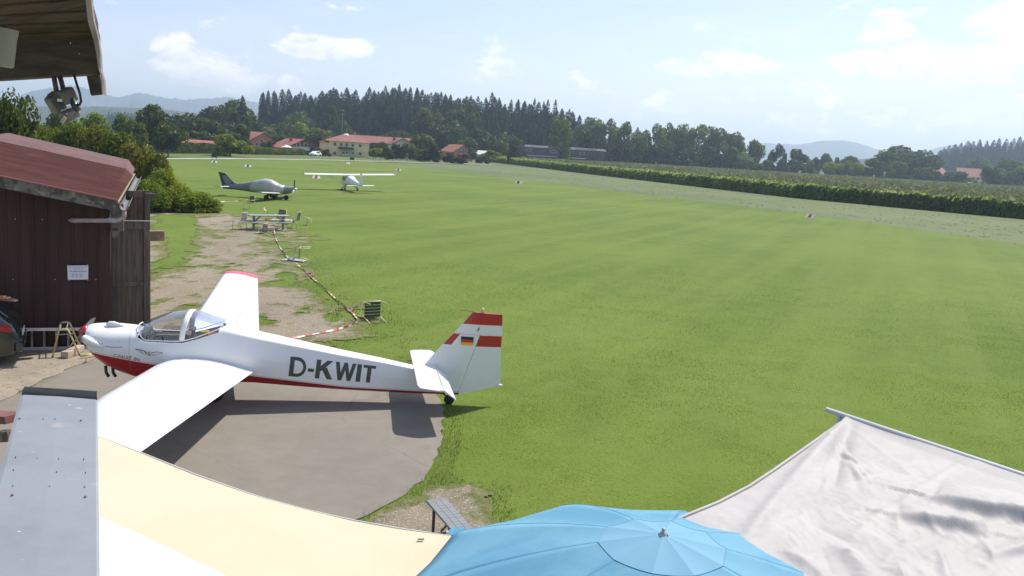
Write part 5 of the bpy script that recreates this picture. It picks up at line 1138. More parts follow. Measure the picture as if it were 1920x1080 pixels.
# lettering
m_let = M('letter_grey', (.055, .065, .06), rough=.4)
def on_hull(x, z, off=.004, side=1): return L3(x, side * (hull_y(x, z) + off), z)
def stroke(b, pts, th, fr, side=1):
    """pts in letter units (u along, v up), flat strip of width th, cut fine so that it lies on the hull"""
    P = [Vector(p) for p in pts]; n = len(P); offs = []
    for i in range(n):
        d0 = (P[i] - P[i - 1]).normalized() if i else None; d1 = (P[i + 1] - P[i]).normalized() if i < n - 1 else None
        if d0 is None or d1 is None: d = d1 or d0; nn = Vector((-d.y, d.x)); k = 1
        else: nn = (Vector((-d0.y, d0.x)) + Vector((-d1.y, d1.x))).normalized(); k = 1 / max(.35, nn.dot(Vector((-d0.y, d0.x))))
        offs.append(nn * th / 2 * k)
    for i in range(n - 1):
        m = max(1, int((P[i + 1] - P[i]).length / .12)); rows = []
        for k in range(m + 1):
            t = k / m; c = P[i].lerp(P[i + 1], t); o = offs[i].lerp(offs[i + 1], t); rows.append([on_hull(*fr(c + o * s), side=side) for s in (-1, -.5, 0, .5, 1)])
        b.grid(rows)
def poly(b, pts, fr, side=1, n=8):
    """quad a b c d as bilinear patch"""
    a, q, c, d = [Vector(p) for p in pts]; rows = [[on_hull(*fr((a * (1 - u) + q * u) * (1 - v) + (d * (1 - u) + c * u) * v), side=side) for u in [k / 3 for k in range(4)]] for v in [k / n for k in range(n + 1)]]; b.grid(rows)
B0 = Vector((3.75, .615)); B1 = Vector((5.33, .468)); bd = (B1 - B0); un = Vector((-bd.y, bd.x)).normalized()
def frame(u0, u1):
    def fr(p):
        u = u0 + (u1 - u0) * p.x; h = .372 - .045 * u; q = B0 + bd * u + un * (p.y * h); return q.x, q.y
    return fr
for side in (1, -1):
    b = MB(); t = .26
    fr = frame(0, .200); poly(b, [(0, 0), (t, 0), (t, 1), (0, 1)], fr, side)
    arc = [(t * .9, .92), (.45, .92)] + [(.45 + .42 * math.sin(a), .5 + .42 * math.cos(a)) for a in [math.pi * k / 10 for k in range(1, 10)]] + [(.45, .08), (t * .9, .08)]; stroke(b, arc, .17, fr, side)
    fr = frame(.212, .282); poly(b, [(0, .33), (1, .33), (1, .50), (0, .50)], fr, side, 3)
    fr = frame(.302, .500); poly(b, [(0, 0), (t, 0), (t, 1), (0, 1)], fr, side); poly(b, [(.2, .33), (.2, .62), (.62, 1.0), (.97, 1.0)], fr, side); poly(b, [(.36, .50), (.62, .66), (1.02, 0), (.70, 0)], fr, side)
    fr = frame(.522, .765)
    for q in ([(0, 1), (.19, 1), (.36, 0), (.18, 0)], [(.18, 0), (.36, 0), (.585, 1), (.42, 1)], [(.42, 1), (.585, 1), (.80, 0), (.62, 0)], [(.62, 0), (.80, 0), (1, 1), (.82, 1)]): poly(b, [q[0], q[1], q[2], q[3]], fr, side)
    fr = frame(.778, .832); poly(b, [(0, 0), (1, 0), (1, 1), (0, 1)], fr, side)
    fr = frame(.852, 1.0); poly(b, [(0, .84), (1, .84), (1, 1), (0, 1)], fr, side, 3); poly(b, [(.33, 0), (.66, 0), (.66, .84), (.33, .84)], fr, side)
    if side < 0:   # the other side reads the right way round too
        b.v = [(9.07 - v[0] if False else v[0], v[1], v[2]) for v in b.v]
        b.v = []; b.f = []; b.m = []
        def mir(fr_): return lambda p: fr_(p)
        continue
    b.build('registration_letters', m_let, ac)
def hull_text(s, p0, p1, h, mat, name, shear=0.0):
    cu = bpy.data.curves.new('t', 'FONT'); cu.body = s; cu.size = 1; cu.resolution_u = 2; cu.shear = shear
    to = bpy.data.objects.new('t', cu); col.objects.link(to); dg = bpy.context.evaluated_depsgraph_get(); me = bpy.data.meshes.new_from_object(to.evaluated_get(dg)); bpy.data.objects.remove(to)
    xs = [v.co.x for v in me.vertices]; x0, x1 = min(xs), max(xs); a, c = Vector(p0), Vector(p1); d = (c - a); n = Vector((-d.y, d.x)).normalized()
    for v in me.vertices: q = a + d * ((v.co.x - x0) / (x1 - x0)) + n * (v.co.y * h / .7); v.co = on_hull(q.x, q.y)
    me.name = name; me.materials.clear(); me.materials.append(mat); o = bpy.data.objects.new(name, me); col.objects.link(o); o.parent = ac; return o
a0 = aproj(211, 670, .46); a1 = aproj(246.5, 674.5, .46); hull_text('C-FALKE', a0, a1, .062, M('letter_red', (.22, .02, .02)), 'type_lettering', .3); a0 = aproj(250, 675, .46); a1 = aproj(262, 677, .46); hull_text('80', a0, a1, .05, M('letter_red', (.22, .02, .02)), 'type_number')
b = MB()
def eml(pts, w=.010): stroke(b, [aproj(px, py, .47) for px, py in pts], w, lambda p: (p.x, p.y))
eml([(254, 654.5), (262, 655.5), (271, 657.5), (279.5, 665)], .014); eml([(254, 654.5), (264, 660.5), (279.5, 666.5)], .006); eml([(262, 655.5), (268, 661)], .006); eml([(270, 657), (274, 663)], .006)
eml([(279.5, 666), (287, 660), (297, 659.5), (306, 661.5)], .010); eml([(279.5, 666.5), (292, 665.5), (306, 661.5)], .006); eml([(290, 660), (287, 665.5)], .005)
em = b.build('wing_emblem', m_let, ac)
b = MB(); q = aproj(280, 660.5, .47); b.disc(on_hull(*q), (0, 1, 0), .016, .004, 12); b.build('emblem_dot', m_red, em)

# ------------------------------------------------------------------ grey low-wing aircraft under a cover
gp = (G(505, 372.5) + G(533, 375)) / 2
ga = thing('covered_aircraft', 'grey low-wing aircraft with a silver cover over its canopy, seen side on', 'aircraft', (gp.x - .0, gp.y, 0), math.pi - rad(4))
GS = 1650 / gp.y
gx = lambda px: (519 - px) / GS + 0.0      # local x aft
gz = lambda py: (374.0 - py) / GS
prof = [(551.5, 350, 356, .10), (550, 348.8, 359.5, .28), (545, 348.2, 361.5, .40), (535, 347.6, 363.3, .46), (527, 347.2, 364.5, .50), (520, 344.5, 365, .54), (512, 340, 365.2, .56), (505, 337.9, 365.3, .56), (497, 337.4, 365.2, .55), (489, 339, 365, .52), (480, 341.8, 364.5, .47), (470, 344.0, 363.5, .38), (455, 347, 362, .28), (440, 349.2, 361, .19), (428, 350.5, 360.6, .12), (416, 352, 360, .05)]
def gring(px, t, bt, w, n=18):
    zt, zb = gz(t), gz(bt); return [(gx(px), w * math.copysign(abs(math.sin(a)) ** .8, math.sin(a)), (zt + zb) / 2 + (zt - zb) / 2 * math.copysign(abs(math.cos(a)) ** .85, math.cos(a))) for a in [2 * math.pi * k / n for k in range(n)]]
m_silver = M('silver_cover', (.50, .49, .47), (.42, .41, .40), rough=.38, scale=2, metal=.25, bump=.4, bscale=5); m_body = M('grey_paint', (.20, .23, .24), (.17, .19, .20), rough=.3, scale=2, coat=.4); m_dk = M('charcoal_paint', (.04, .05, .055), rough=.35, coat=.3)
b = MB(); rows = [gring(*q) for q in prof]; b.grid(rows, close=True); b.add(rows[0], [tuple(range(18))]); b.add(rows[-1], [tuple(range(18))])
for fi, f in enumerate(b.f):
    c = sum((Vector(b.v[i]) for i in f), Vector()) / len(f); k = c.x - gx(519)
    if c.z < .52 + max(0, (c.x - gx(480)) * .09): b.m[fi] = 1
b.build('fuselage', [m_body, m_dk], ga, smooth=True)
b = MB(); b.grid([[(p[0], p[1] * 1.03, (p[2] - .7) * 1.025 + .705) for p in gring(*q)][-7:] + [(p[0], p[1] * 1.03, (p[2] - .7) * 1.025 + .705) for p in gring(*q)][:8] for q in prof[3:12]]); b.build('canopy_cover', m_silver, ga, smooth=True, solid=.01)
b = MB()
def vs(pl, t): return [(gx(x), t, gz(y)) for x, y in pl]
fp = [(443, 349.5), (436, 347.5), (430, 342), (424, 335.5), (419, 331.5), (406.5, 329.2), (410, 340), (415.5, 360), (430, 360.5)]
b.add(vs(fp, .05), [tuple(range(9))]); b.add(vs(fp, -.05), [tuple(range(8, -1, -1))]); b.add(vs(fp, .05) + vs(fp, -.05), [(i, i + 9, (i + 1) % 9 + 9, (i + 1) % 9) for i in range(9)]); b.build('fin', m_dk, ga, bevel=.02)
b = MB(); fp2 = [(433, 347), (425, 338), (420, 335), (414, 336), (417, 346), (424, 354)]; b.add(vs(fp2, .056), [tuple(range(6))]); b.add(vs(fp2, -.056), [tuple(range(5, -1, -1))]); b.build('fin_panel', M('fin_grey', (.20, .21, .22), rough=.4), ga)
def gwing(name, x0, x1, xt0, xt1, y0, y1, z, zt, mat, th=.07):
    for s in (-1, 1):
        b = MB(); rows = []
        for k in range(5):
            t = k / 4; y = s * (y0 + (y1 - y0) * t); a, c = x0 + (xt0 - x0) * t, x1 + (xt1 - x1) * t; zz = z + (zt - z) * t
            rows.append([(a + (c - a) * u, y, zz + w * (c - a) * .9) for u, w in airfoil(7, .13)])
        b.grid(rows, close=True); b.add(rows[-1], [tuple(range(len(rows[-1])))]); b.build(name, mat, ga, angle=50)
gwing('wing', gx(532), gx(503), gx(527), gx(507), .3, 4.2, .50, .72, m_silver)
gwing('tailplane', gx(432), gx(415), gx(424), gx(408), .05, 1.3, .78, .80, m_alu)
b = MB(); b.tube([(gx(551), 0, gz(352.5)), (gx(556), 0, gz(352.5))], [.14, .02], 12); b.build('spinner', m_alu, ga, smooth=True)
for th, mt, ln in ((rad(3), m_dk, .72), (rad(123), m_white, .5), (rad(243), m_white, .5)):
    b = MB(); d = Vector((0, math.sin(th), math.cos(th))); c = Vector((gx(552.5), 0, gz(352.5))); b.bar(c, c + d * ln, .09, .025); b.build('propeller_blade', mt, ga)
for nm, x, y in (('nose_wheel', gx(537), 0), ('main_wheel', gx(506), .85), ('main_wheel', gx(506), -.85)):
    b = MB(); b.disc((x, y, .19), (0, 1, 0), .19, .12, 16); w = b.build(nm, m_black, ga, smooth=True); b = MB(); b.tube([(x, y, .2), (x - (0 if y else .05), y * .5, .55)], .03, 6); b.build('gear_leg', m_alu if not y else m_dk, w)
b = MB(); b.box((gx(508), -.62, .36), (.62, .35, .55)); b.box((gx(512), .0, .40), (.42, 1.6, .22)); b.build('underside_cover', m_dk, ga, bevel=.06)

# ------------------------------------------------------------------ white high-wing aircraft
hp = G(652, 357.5)
hw_ = thing('high_wing_aircraft', 'small white high-wing aircraft seen from behind on the far lawn', 'aircraft', (hp.x, hp.y + .6, 0), rad(-62)); hw_.rotation_euler = (Matrix.Rotation(rad(-62), 4, 'Z') @ Matrix.Rotation(rad(1.8), 4, 'X')).to_euler()
b = MB(); S = [(-1.75, .12, .85, .75), (-1.6, .38, .95, .55), (-1.1, .50, 1.10, .45), (-.5, .55, 1.45, .42), (.2, .55, 1.55, .42), (.9, .48, 1.50, .45), (1.6, .34, 1.30, .52), (2.6, .2, 1.08, .62), (3.6, .11, .95, .68), (4.3, .05, .88, .72)]
rows = [[(x, w * math.copysign(abs(math.sin(a)) ** .75, math.sin(a)), (zt + zb) / 2 + (zt - zb) / 2 * math.copysign(abs(math.cos(a)) ** .8, math.cos(a))) for a in [2 * math.pi * k / 16 for k in range(16)]] for x, w, zt, zb in S]
b.grid(rows, close=True); b.add(rows[0], [tuple(range(16))]); b.add(rows[-1], [tuple(range(16))]); b.build('fuselage', m_white, hw_, smooth=True)
b = MB(); rows = [[(-.62 + u * 1.22 + (0 if abs(y) < 4 else .1), y, 1.56 + abs(y) * .012 + w * 1.2) for u, w in airfoil(8, .13)] for y in (-4.65, -4.5, -3, 0, 3, 4.5, 4.65)]; b.grid(rows, close=True); b.add(rows[0], [tuple(range(len(rows[0])))]); b.add(rows[-1], [tuple(range(len(rows[0])))]); wgo = b.build('wing', m_white, hw_, angle=50)
for s in (-1, 1): b = MB(); b.add([(-.3, s * 4.64, 1.6), (.75, s * 4.66, 1.6), (.8, s * 4.8, 1.85), (.3, s * 4.76, 1.75)], [(0, 1, 2, 3)]); b.build('winglet', m_white, wgo, solid=.03)
b = MB(); 
for s in (-1, 1): b.bar((.0, s * .45, .55), (-.05, s * 2.3, 1.52), .08, .03)
b.build('wing_struts', m_white, hw_)
b = MB(); b.add([(3.35, 0, .9), (3.75, 0, 1.95), (4.25, 0, 1.95), (4.42, 0, .7)], [(0, 1, 2, 3)]); b.build('fin', m_white, hw_, solid=.07)
b = MB(); b.add([(3.55, -1.35, .72), (3.4, 0, .72), (3.55, 1.35, .72), (4.15, 1.35, .70), (4.25, 0, .70), (4.15, -1.35, .70)], [(0, 1, 2, 3, 4, 5)]); b.build('tailplane', m_white, hw_, solid=.05)
b = MB(); b.tube([(-1.75, 0, .82), (-2.0, 0, .82)], [.13, .02], 10); b.build('spinner', m_white, hw_, smooth=True); b = MB(); b.bar((-1.85, 0, .1 + .0), (-1.85, 0, 1.55), .08, .02); b.build('propeller_blades', m_dark, hw_)
for s in (-1, 1): b = MB(); b.add([(-.7, s * .545, 1.0), (.5, s * .555, 1.0), (.35, s * .51, 1.4), (-.45, s * .51, 1.38)], [(0, 1, 2, 3)]); b.build('cabin_window', m_win, hw_, solid=.02)
for nm, x, y in (('nose_wheel', -1.35, 0), ('main_wheel', .25, .8), ('main_wheel', .25, -.8)):
    b = MB(); b.disc((x, y, .19), (0, 1, 0), .19, .12, 14); w = b.build(nm, m_black, hw_, smooth=True); b = MB(); b.tube([(x, y, .2), (x, y * .4, .55)], .03, 6); b.build('gear_leg', m_dk, w); b = MB(); b.tube([(x - .35, y, .22), (x, y, .26), (x + .45, y, .22)], [.03, .12, .02], 8); b.build('wheel_spat', m_white, w, smooth=True)

# ------------------------------------------------------------------ picnic table, chairs, tape
m_tab = M('blue_grey_wood', (.20, .24, .25), (.26, .29, .30), rough=.8, scale=4)
P0 = G(474, 431); P1 = G(532, 431.5); tc_ = (P0 + P1) / 2; ang = math.atan2((P1 - P0).y, (P1 - P0).x)
pt = thing('picnic_table', 'blue-grey picnic table with attached benches beside the tape', 'table', tc_, ang)
b = MB(); 
for k in range(5): b.box((0, -.32 + k * .16, .78), (2.15, .145, .045))
b.build('table_top', m_tab, pt, bevel=.005)
for s in (-1, 1):
    b = MB(); b.box((0, s * .70, .45), (2.15, .26, .045)); b.build('bench_seat', m_tab, pt, bevel=.005)
    b = MB(); b.box((s * .78, 0, .39), (.10, .14, .78)); b.box((s * .78, 0, .41), (.08, 1.5, .08)); b.bar((s * .76, 0, .45), (s * .42, 0, .74), .06); b.build('leg', m_tab, pt)
def make_chair(name, label, panel):
    t = thing(name, label, 'chair', group='garden chairs by the barrier tape'); m_t = M('cream_tube_frame', (.75, .68, .40), (.62, .57, .36), rough=.4, scale=8)
    for s in (-1, 1):
        b = MB(); b.tube([(-.25, s * .26, 0), (-.22, s * .26, .42), (-.2, s * .27, .63), (.18, s * .27, .65), (.22, s * .25, .60)], .015, 6); b.build('leg', m_t, t, smooth=True)
        b = MB(); b.tube([(.30, s * .25, 0), (.22, s * .24, .42), (.30, s * .24, .92)], .015, 6); b.build('leg', m_t, t, smooth=True)
    b = MB(); b.tube([(.30, -.24, .92), (.30, .24, .92)], .015, 6); b.tube([(-.23, -.25, .42), (-.23, .25, .42)], .015, 6); b.build('cross_tube', m_t, t, smooth=True)
    b = MB()
    for k in range(5): b.box((-.17 + k * .09, 0, .435), (.075, .48, .012))
    b.build('seat', panel, t)
    b = MB()
    for k in range(5): b.box((.235 + k * .017, 0, .52 + k * .09), (.012, .47, .074), ry=rad(10))
    b.build('backrest', panel, t); return t
m_pan = M('chair_panel', (.035, .04, .04), (.06, .065, .065), rough=.6, scale=12); m_pang = M('chair_panel_grey', (.30, .32, .36), rough=.5)
cA = make_chair('garden_chair', 'nearest garden chair, tipped over on the grass where the tape turns', m_pan)
def setchair(c, P, rz, rx=0.0, ry=0.0, label=None):
    c.location = P; c.rotation_euler = (Matrix.Rotation(rz, 4, 'Z') @ Matrix.Rotation(rx, 4, 'X') @ Matrix.Rotation(ry, 4, 'Y')).to_euler()
    if label: c['label'] = label
pa = G(690, 604); setchair(cA, (pa.x - .02, pa.y + .0, .02), rad(-20), 0, 0); 
cA.rotation_euler = (Matrix.Rotation(rad(122), 4, 'Z') @ Matrix.Rotation(rad(88), 4, 'Y')).to_euler(); cA.location = (pa.x + .30, pa.y - .1, .31)
cB = copy_tree(cA); pa = G(560, 489); cB.location = (pa.x + .45, pa.y + .1, .31); cB.rotation_euler = (Matrix.Rotation(rad(188), 4, 'Z') @ Matrix.Rotation(rad(88), 4, 'Y')).to_euler(); cB['label'] = 'garden chair lying on its side, second along the tape from the glider'
def upright(px, py, rz, label): 
    c = copy_tree(cA); c.location = G(px, py); c.rotation_euler = (0, 0, rz); c['label'] = label; return c
cC = make_chair('garden_chair', 'upright chair with a light grey seat left of the picnic table', m_pang); cC.location = G(449, 430.5); cC.rotation_euler = (0, 0, rad(-20)); 
upright(467, 393, rad(60), 'upright dark-backed chair farthest away, beyond the picnic table')
upright(525, 424, rad(80), 'dark-backed chair behind the right end of the picnic table')
upright(551, 428, rad(-10), 'upright chair just right of the picnic table')
c = copy_tree(cA); pa = G(500, 440); c.location = (pa.x + .3, pa.y, .31); c.rotation_euler = (Matrix.Rotation(rad(165), 4, 'Z') @ Matrix.Rotation(rad(88), 4, 'Y')).to_euler(); c['label'] = 'toppled dark chair in front of the middle of the picnic table'
c = copy_tree(cA); pa = G(562, 422); c.location = (pa.x, pa.y, .5); c.rotation_euler = (Matrix.Rotation(rad(10), 4, 'Z') @ Matrix.Rotation(rad(100), 4, 'Y')).to_euler(); c.location.z = .28; c['label'] = 'toppled chair lying on the grass edge right of the picnic table'
tb = thing('side_table', 'light tubular trestle in front of the picnic table', 'trestle', G(529, 446)); b = MB()
for y in (-.25, .25): b.tube([(-.22, y, 0), (-.15, y, .42), (.15, y, .42), (.22, y, 0)], .012, 6)
b.bar((-.15, -.25, .42), (-.15, .25, .42), .015); b.bar((.15, -.25, .42), (.15, .25, .42), .015); b.build('frame', M('mint_tube', (.45, .50, .42), rough=.5), tb)
pa = G(548, 490); b = MB(); rows = []
for i in range(7): rows.append([(pa.x + (j - 3) * .13, pa.y + (i - 3) * .08, .03 + .10 * math.exp(-((i - 3) ** 2 + (j - 3) ** 2) / 6) + .03 * random.random()) for j in range(8)])
b.grid(rows); tag(b.build('crumpled_sheet', M('blue_sheet', (.20, .24, .30), (.45, .45, .45), rough=.7, scale=9, lo=.5, hi=.55), solid=.01), 'crumpled blue-grey sheet at the foot of the second fallen chair', 'sheet')
m_tr = M('tape_red', (.50, .055, .03), rough=.5); m_tw = M('tape_white', (.72, .70, .66), rough=.5)
def tape(label, pts, w=.055, seg=.24, sag=0.0):
    P = []; tot = 0
    for a, c in zip(pts, pts[1:]):
        a, c = Vector(a), Vector(c); n = max(2, int((c - a).length / .06))
        for k in range(n): t = k / n; q = a.lerp(c, t); q.z -= sag * math.sin(math.pi * t) * (c - a).length * .05; P.append(q)
    P.append(Vector(pts[-1])); b = MB(); acc = 0
    for i in range(len(P) - 1):
        d = P[i + 1] - P[i]; tw = math.sin(acc * 1.9) * .9 + .6; n1_ = Vector((-d.y, d.x, 0)).normalized(); acc2 = acc + d.length; tw2 = math.sin(acc2 * 1.9) * .9 + .6
        s0 = (Vector((0, 0, 1)) * math.cos(tw) + n1_ * math.sin(tw)) * w / 2; s1 = (Vector((0, 0, 1)) * math.cos(tw2) + n1_ * math.sin(tw2)) * w / 2; u = Vector((0, 0, w / 2 + .004))
        b.add([P[i] - s0 + u, P[i + 1] - s1 + u, P[i + 1] + s1 + u, P[i] + s0 + u], [(0, 1, 2, 3)], int(acc / seg) % 2); acc = acc2
    o = b.build('barrier_tape', [m_tr, m_tw], smooth=True); tag(o, label, 'barrier tape', 'red and white barrier tape'); return o
gg = lambda x, y, z=.02: tuple(G(x, y, z))
tape('red and white tape from behind the glider fuselage to the nearest fallen chair', [gg(545, 637), gg(575, 631), gg(602, 626), gg(630, 620), gg(652, 614), gg(670, 605)])
tape('tape lying between the nearest and the second fallen chair, with knots', [gg(671, 601, .05), gg(662, 589), gg(648, 578), gg(630, 562), gg(612, 545), gg(596, 531), gg(580, 517), gg(568, 506), gg(556, 495, .1)], .048)
tape('tape from the second fallen chair up to the picnic table', [gg(543, 487, .1), gg(533, 476), gg(524, 464), gg(517, 448), gg(514, 432, .1)], .052)
tape('tape stretched level in front of the picnic table', [tuple(D(497, 413.5, 46)), tuple(D(520, 413, 45.8)), tuple(D(546, 414.5, 45.5)), tuple(D(552, 420, 45.5))], .11, .4)
tape('short tape end hanging behind the picnic table', [tuple(D(494, 389, 50)), tuple(D(497, 395, 49)), tuple(D(503, 401, 48))], .07)
tape('faint tape between the shrubs and the farthest chair', [gg(412, 379, .4), gg(430, 378.5, .4), gg(456, 377.5, .5)], .06)
for px, py, s in ((578, 515, .11), (582, 520, .10), (657, 586, .11)):
    pa = G(px, py); b = MB()
    for k in range(5): a = k * 1.3; b.tube([pa, pa + Vector((math.cos(a) * s, math.sin(a) * s * .6, .08 + .03 * (k % 2))), pa + Vector((math.cos(a + .8) * s * .7, math.sin(a + .8) * s * .4, .03))], .018, 5, k % 2)
    tag(b.build('tape_knot', [m_tr, m_tw]), 'bunched knot of red and white tape lying on the tape line', 'tape knot', 'knots in the barrier tape')

# ------------------------------------------------------------------ bench by the parasol
m_bw = M('bench_grey', (.16, .175, .185), (.21, .22, .225), rough=.7, scale=2, stretch=(12, 1, 1), bump=.3)
pa = G(817, 936, .48); pb = G(876, 1003, .48); d = (pb - pa); d.z = 0; d.normalize(); n_ = Vector((-d.y, d.x, 0)); be = thing('beer_bench', 'grey folding bench half under the awning and the blue parasol', 'bench', (pa.x, pa.y, 0), math.atan2(d.y, d.x)); L_ = 2.2
for k in range(3): b = MB(); b.box((L_ / 2, -.088 + k * .088, .47), (L_, .0865, .03)); b.build('plank', m_bw, be, bevel=.004)
for x in (.25, L_ - .25):
    b = MB(); b.bar((x, -.11, 0), (x, -.11, .455), .03); b.bar((x, .11, 0), (x, .11, .455), .03); b.bar((x, -.11, .12), (x, .11, .12), .025); b.bar((x, 0, .15), (x + .35, 0, .45), .02); b.build('leg_frame', m_dark, be)
b = MB(); pc = G(850, 1001, .56); b.box(pc, (.16, .10, .05), rad(-40)); tag(b.build('paper_bag', M('white_paper', (.75, .72, .72), rough=.7), bevel=.015), 'small white packet on the edge of the grey bench', 'packet')

# ------------------------------------------------------------------ cream awning
def clothmat(name, a, b_, trans=.35, rough=.8, weave=260, bump=.12, sheen=0):
    m = M(name, a, b_, rough=rough, scale=1.5, trans=trans, bump=bump, bscale=weave, spec=.3); return m
m_cream = clothmat('cream_cloth', (.79, .675, .50), (.77, .65, .475), .30); m_wcl = clothmat('white_cloth', (.80, .78, .74), (.78, .76, .72), .30)
edge = [G(75, 777, 2.2), G(180, 816, 2.2), G(265, 849, 2.2), (G(370, 891, 2.2)), G(480, 930, 2.2), G(570, 955, 2.2), G(660, 975, 2.2), G(750, 991, 2.2), G(830, 1003, 2.2), G(960, 1020, 2.2)]
def lerp_line(pts, t):
    t = t * (len(pts) - 1); i = min(int(t), len(pts) - 2); return Vector(pts[i]).lerp(Vector(pts[i + 1]), t - i)
bk = (G(180, 965, 2.25) - G(180, 816, 2.2)); bk.z = 0; bk.normalize(); wid = (G(180, 965, 2.25) - G(180, 816, 2.2)).length
aw = thing('awning', 'cream and white striped awning cloth sloping below the camera', 'awning', (-2, 5, 0)); off_ = -Vector((-2, 5, 0))
def strip(j0, j1):
    rows = []
    for i in range(31):
        e = lerp_line(edge, i / 30); dx = Vector((-.02, 0, 0)); row = []
        for j in range(9):
            s = (j0 + (j1 - j0) * j / 8) * wid; row.append(e + bk * s + Vector((0, 0, .035 * s - .012 * math.sin(math.pi * min(1, s / 4)) + .003 * math.sin(i * .5 + s * 2))) + off_)
        rows.append(row)
    b = MB(); return b.grid(rows)
strip(0, 1).build('cream_stripe', m_cream, aw, smooth=True)
strip(1.0, 2.0).build('white_stripe', m_wcl, aw, smooth=True); strip(2.0, 3.0).build('cream_stripe', m_cream, aw, smooth=True)
b = MB(); b.tube([lerp_line(edge, i / 30) + off_ for i in range(31)], .007, 6); b.build('hem', m_wcl, aw, smooth=True)
b = MB(); 
for t in (.06, .5, .86): e = lerp_line(edge, t) + bk * .05; b.tube([Vector((e.x, e.y, 0)) + off_, e + off_], .025, 8)
b.build('posts', m_grey, aw, smooth=True)
b = MB(); e = G(789, 1011, 2.22); b.box(e, (.045, .02, .006), .2); o = b.build('cloth_mark', M('mark', (.2, .18, .1), rough=.9), aw); o.location = off_

# ------------------------------------------------------------------ blue parasol
UA = Vector((.955, 4.80, 2.868)); um = thing('parasol', 'large sky-blue garden parasol seen from above', 'parasol', (UA.x, UA.y, 0)); NR = 10; R0_ = 1.525; RH = .465
m_blue = clothmat('blue_cloth', (.205, .445, .585), (.145, .375, .53), .30); m_seam = M('blue_seam', (.09, .31, .47), rough=.8)
def upt(t, a, lift=0):
    k = (a - rad(.7)) / (2 * math.pi / NR); fr = abs(k - round(k)) * 2        # 0 on a rib, 1 between
    edge_in = math.cos(math.pi / NR) / math.cos((1 - fr) * math.pi / NR) * (1 - .012 * fr)
    r = R0_ * t * edge_in; z = -RH * (.55 * t + .45 * t ** 2.4) - .010 * math.sin(math.pi * min(1, t)) * (1 - (1 - fr) ** 2) - .008 * fr * t
    return Vector((math.cos(a) * r, math.sin(a) * r, UA.z + z + lift))
for s in range(NR):
    a0 = rad(.7) + s * 2 * math.pi / NR; rows = [[upt(.035 + .965 * i / 16, a0 + 2 * math.pi / NR * j / 10) for j in range(11)] for i in range(17)]
    b = MB(); b.grid(rows); b.build('canopy_panel', m_blue, um, smooth=True, solid=.002)
b = MB()
for s in range(NR):
    a0 = rad(.7) + s * 2 * math.pi / NR; b.tube([upt(.05 + .95 * i / 16, a0, .0005) for i in range(17)], .0018, 4)
b.build('seams', m_seam, um)
for s in range(NR): 
    a0 = rad(.7) + s * 2 * math.pi / NR; b = MB(); b.tube([upt(.08 + .90 * i / 10, a0, -.012) for i in range(11)], .004, 5); b.build('rib', m_grey, um)
b = MB(); ring = []
for k in range(NR * 4 + 1):
    a = rad(.7) + k * 2 * math.pi / NR / 4; ring.append(upt(.245, a, .0035))
b.tube(ring, .0014, 4); b.build('vent_hem', m_seam, um)
b = MB()
for s in range(NR):
    a0 = rad(.7) + s * 2 * math.pi / NR; rows = [[upt(.02 + .225 * i / 6, a0 + 2 * math.pi / NR * j / 4, .0025) for j in range(5)] for i in range(7)]; b.grid(rows)
b.build('vent_cap', M('blue_cap', (.22, .46, .595), rough=.8, trans=.3), um, smooth=True)
b = MB(); b.tube([(0, 0, UA.z - .02), (0, 0, UA.z + .012), (0, 0, UA.z + .014), (0, 0, UA.z + .036), (0, 0, UA.z + .04)], [.022, .020, .012, .011, .006], 14); b.build('finial', m_grey, um, smooth=True)
b = MB(); b.tube([(0, 0, 0), (0, 0, UA.z)], .022, 12); b.build('pole', m_alu, um, smooth=True); b = MB(); b.box((0, 0, .04), (.5, .5, .08)); b.build('base', m_conc, um, bevel=.02)
ca = rad(.7) + 4 * 2 * math.pi / NR; c0_ = upt(1, ca); b = MB(); b.add([c0_ + Vector((-.05, .005, .006)), c0_ + Vector((.0, .05, .012)), c0_ + Vector((.07, .03, .024)), c0_ + Vector((.05, -.03, .022)), c0_ + Vector((-.02, -.06, .0))], [(0, 1, 2, 3, 4)]); b.build('turned_corner', m_blue, um, solid=.004)

# ------------------------------------------------------------------ silver-grey tarpaulin tent
m_tarp = M('silver_tarp', (.465, .44, .42), (.42, .40, .385), rough=.6, scale=2, trans=.12, bump=.12, bscale=14, spec=.35)
TA = G(1588, 784, 2.8); TP0 = G(1550, 768, 2.82); TP1 = G(1920, 892, 2.82); pd_ = (TP1 - TP0).normalized(); 
hem = [G(1588, 784, 2.8), G(1540, 815, 2.79), G(1500, 843, 2.78), G(1450, 878, 2.765), G(1400, 911, 2.75), G(1340, 942, 2.74), G(1285, 964, 2.73), G(1215, 995, 2.72), G(1130, 1040, 2.7), G(1000, 1110, 2.7)]
tt_ = thing('tarpaulin_tent', 'wrinkled silver-grey tarpaulin stretched over a tent frame at the lower right', 'tarpaulin', (TA.x, TA.y, 0)); toff = -Vector((TA.x, TA.y, 0))
def segd(P, a, c):
    a, c = Vector(a).xy, Vector(c).xy; d = c - a; L2 = d.length_squared; t = max(0, min(1, (P.xy - a).dot(d) / L2)); q = a + d * t; v = P.xy - q; sgn = 1 if d.x * (P.y - a.y) - d.y * (P.x - a.x) > 0 else -1
    return v.length, sgn, t
T8 = lambda x, y: G(x, y, 2.8)
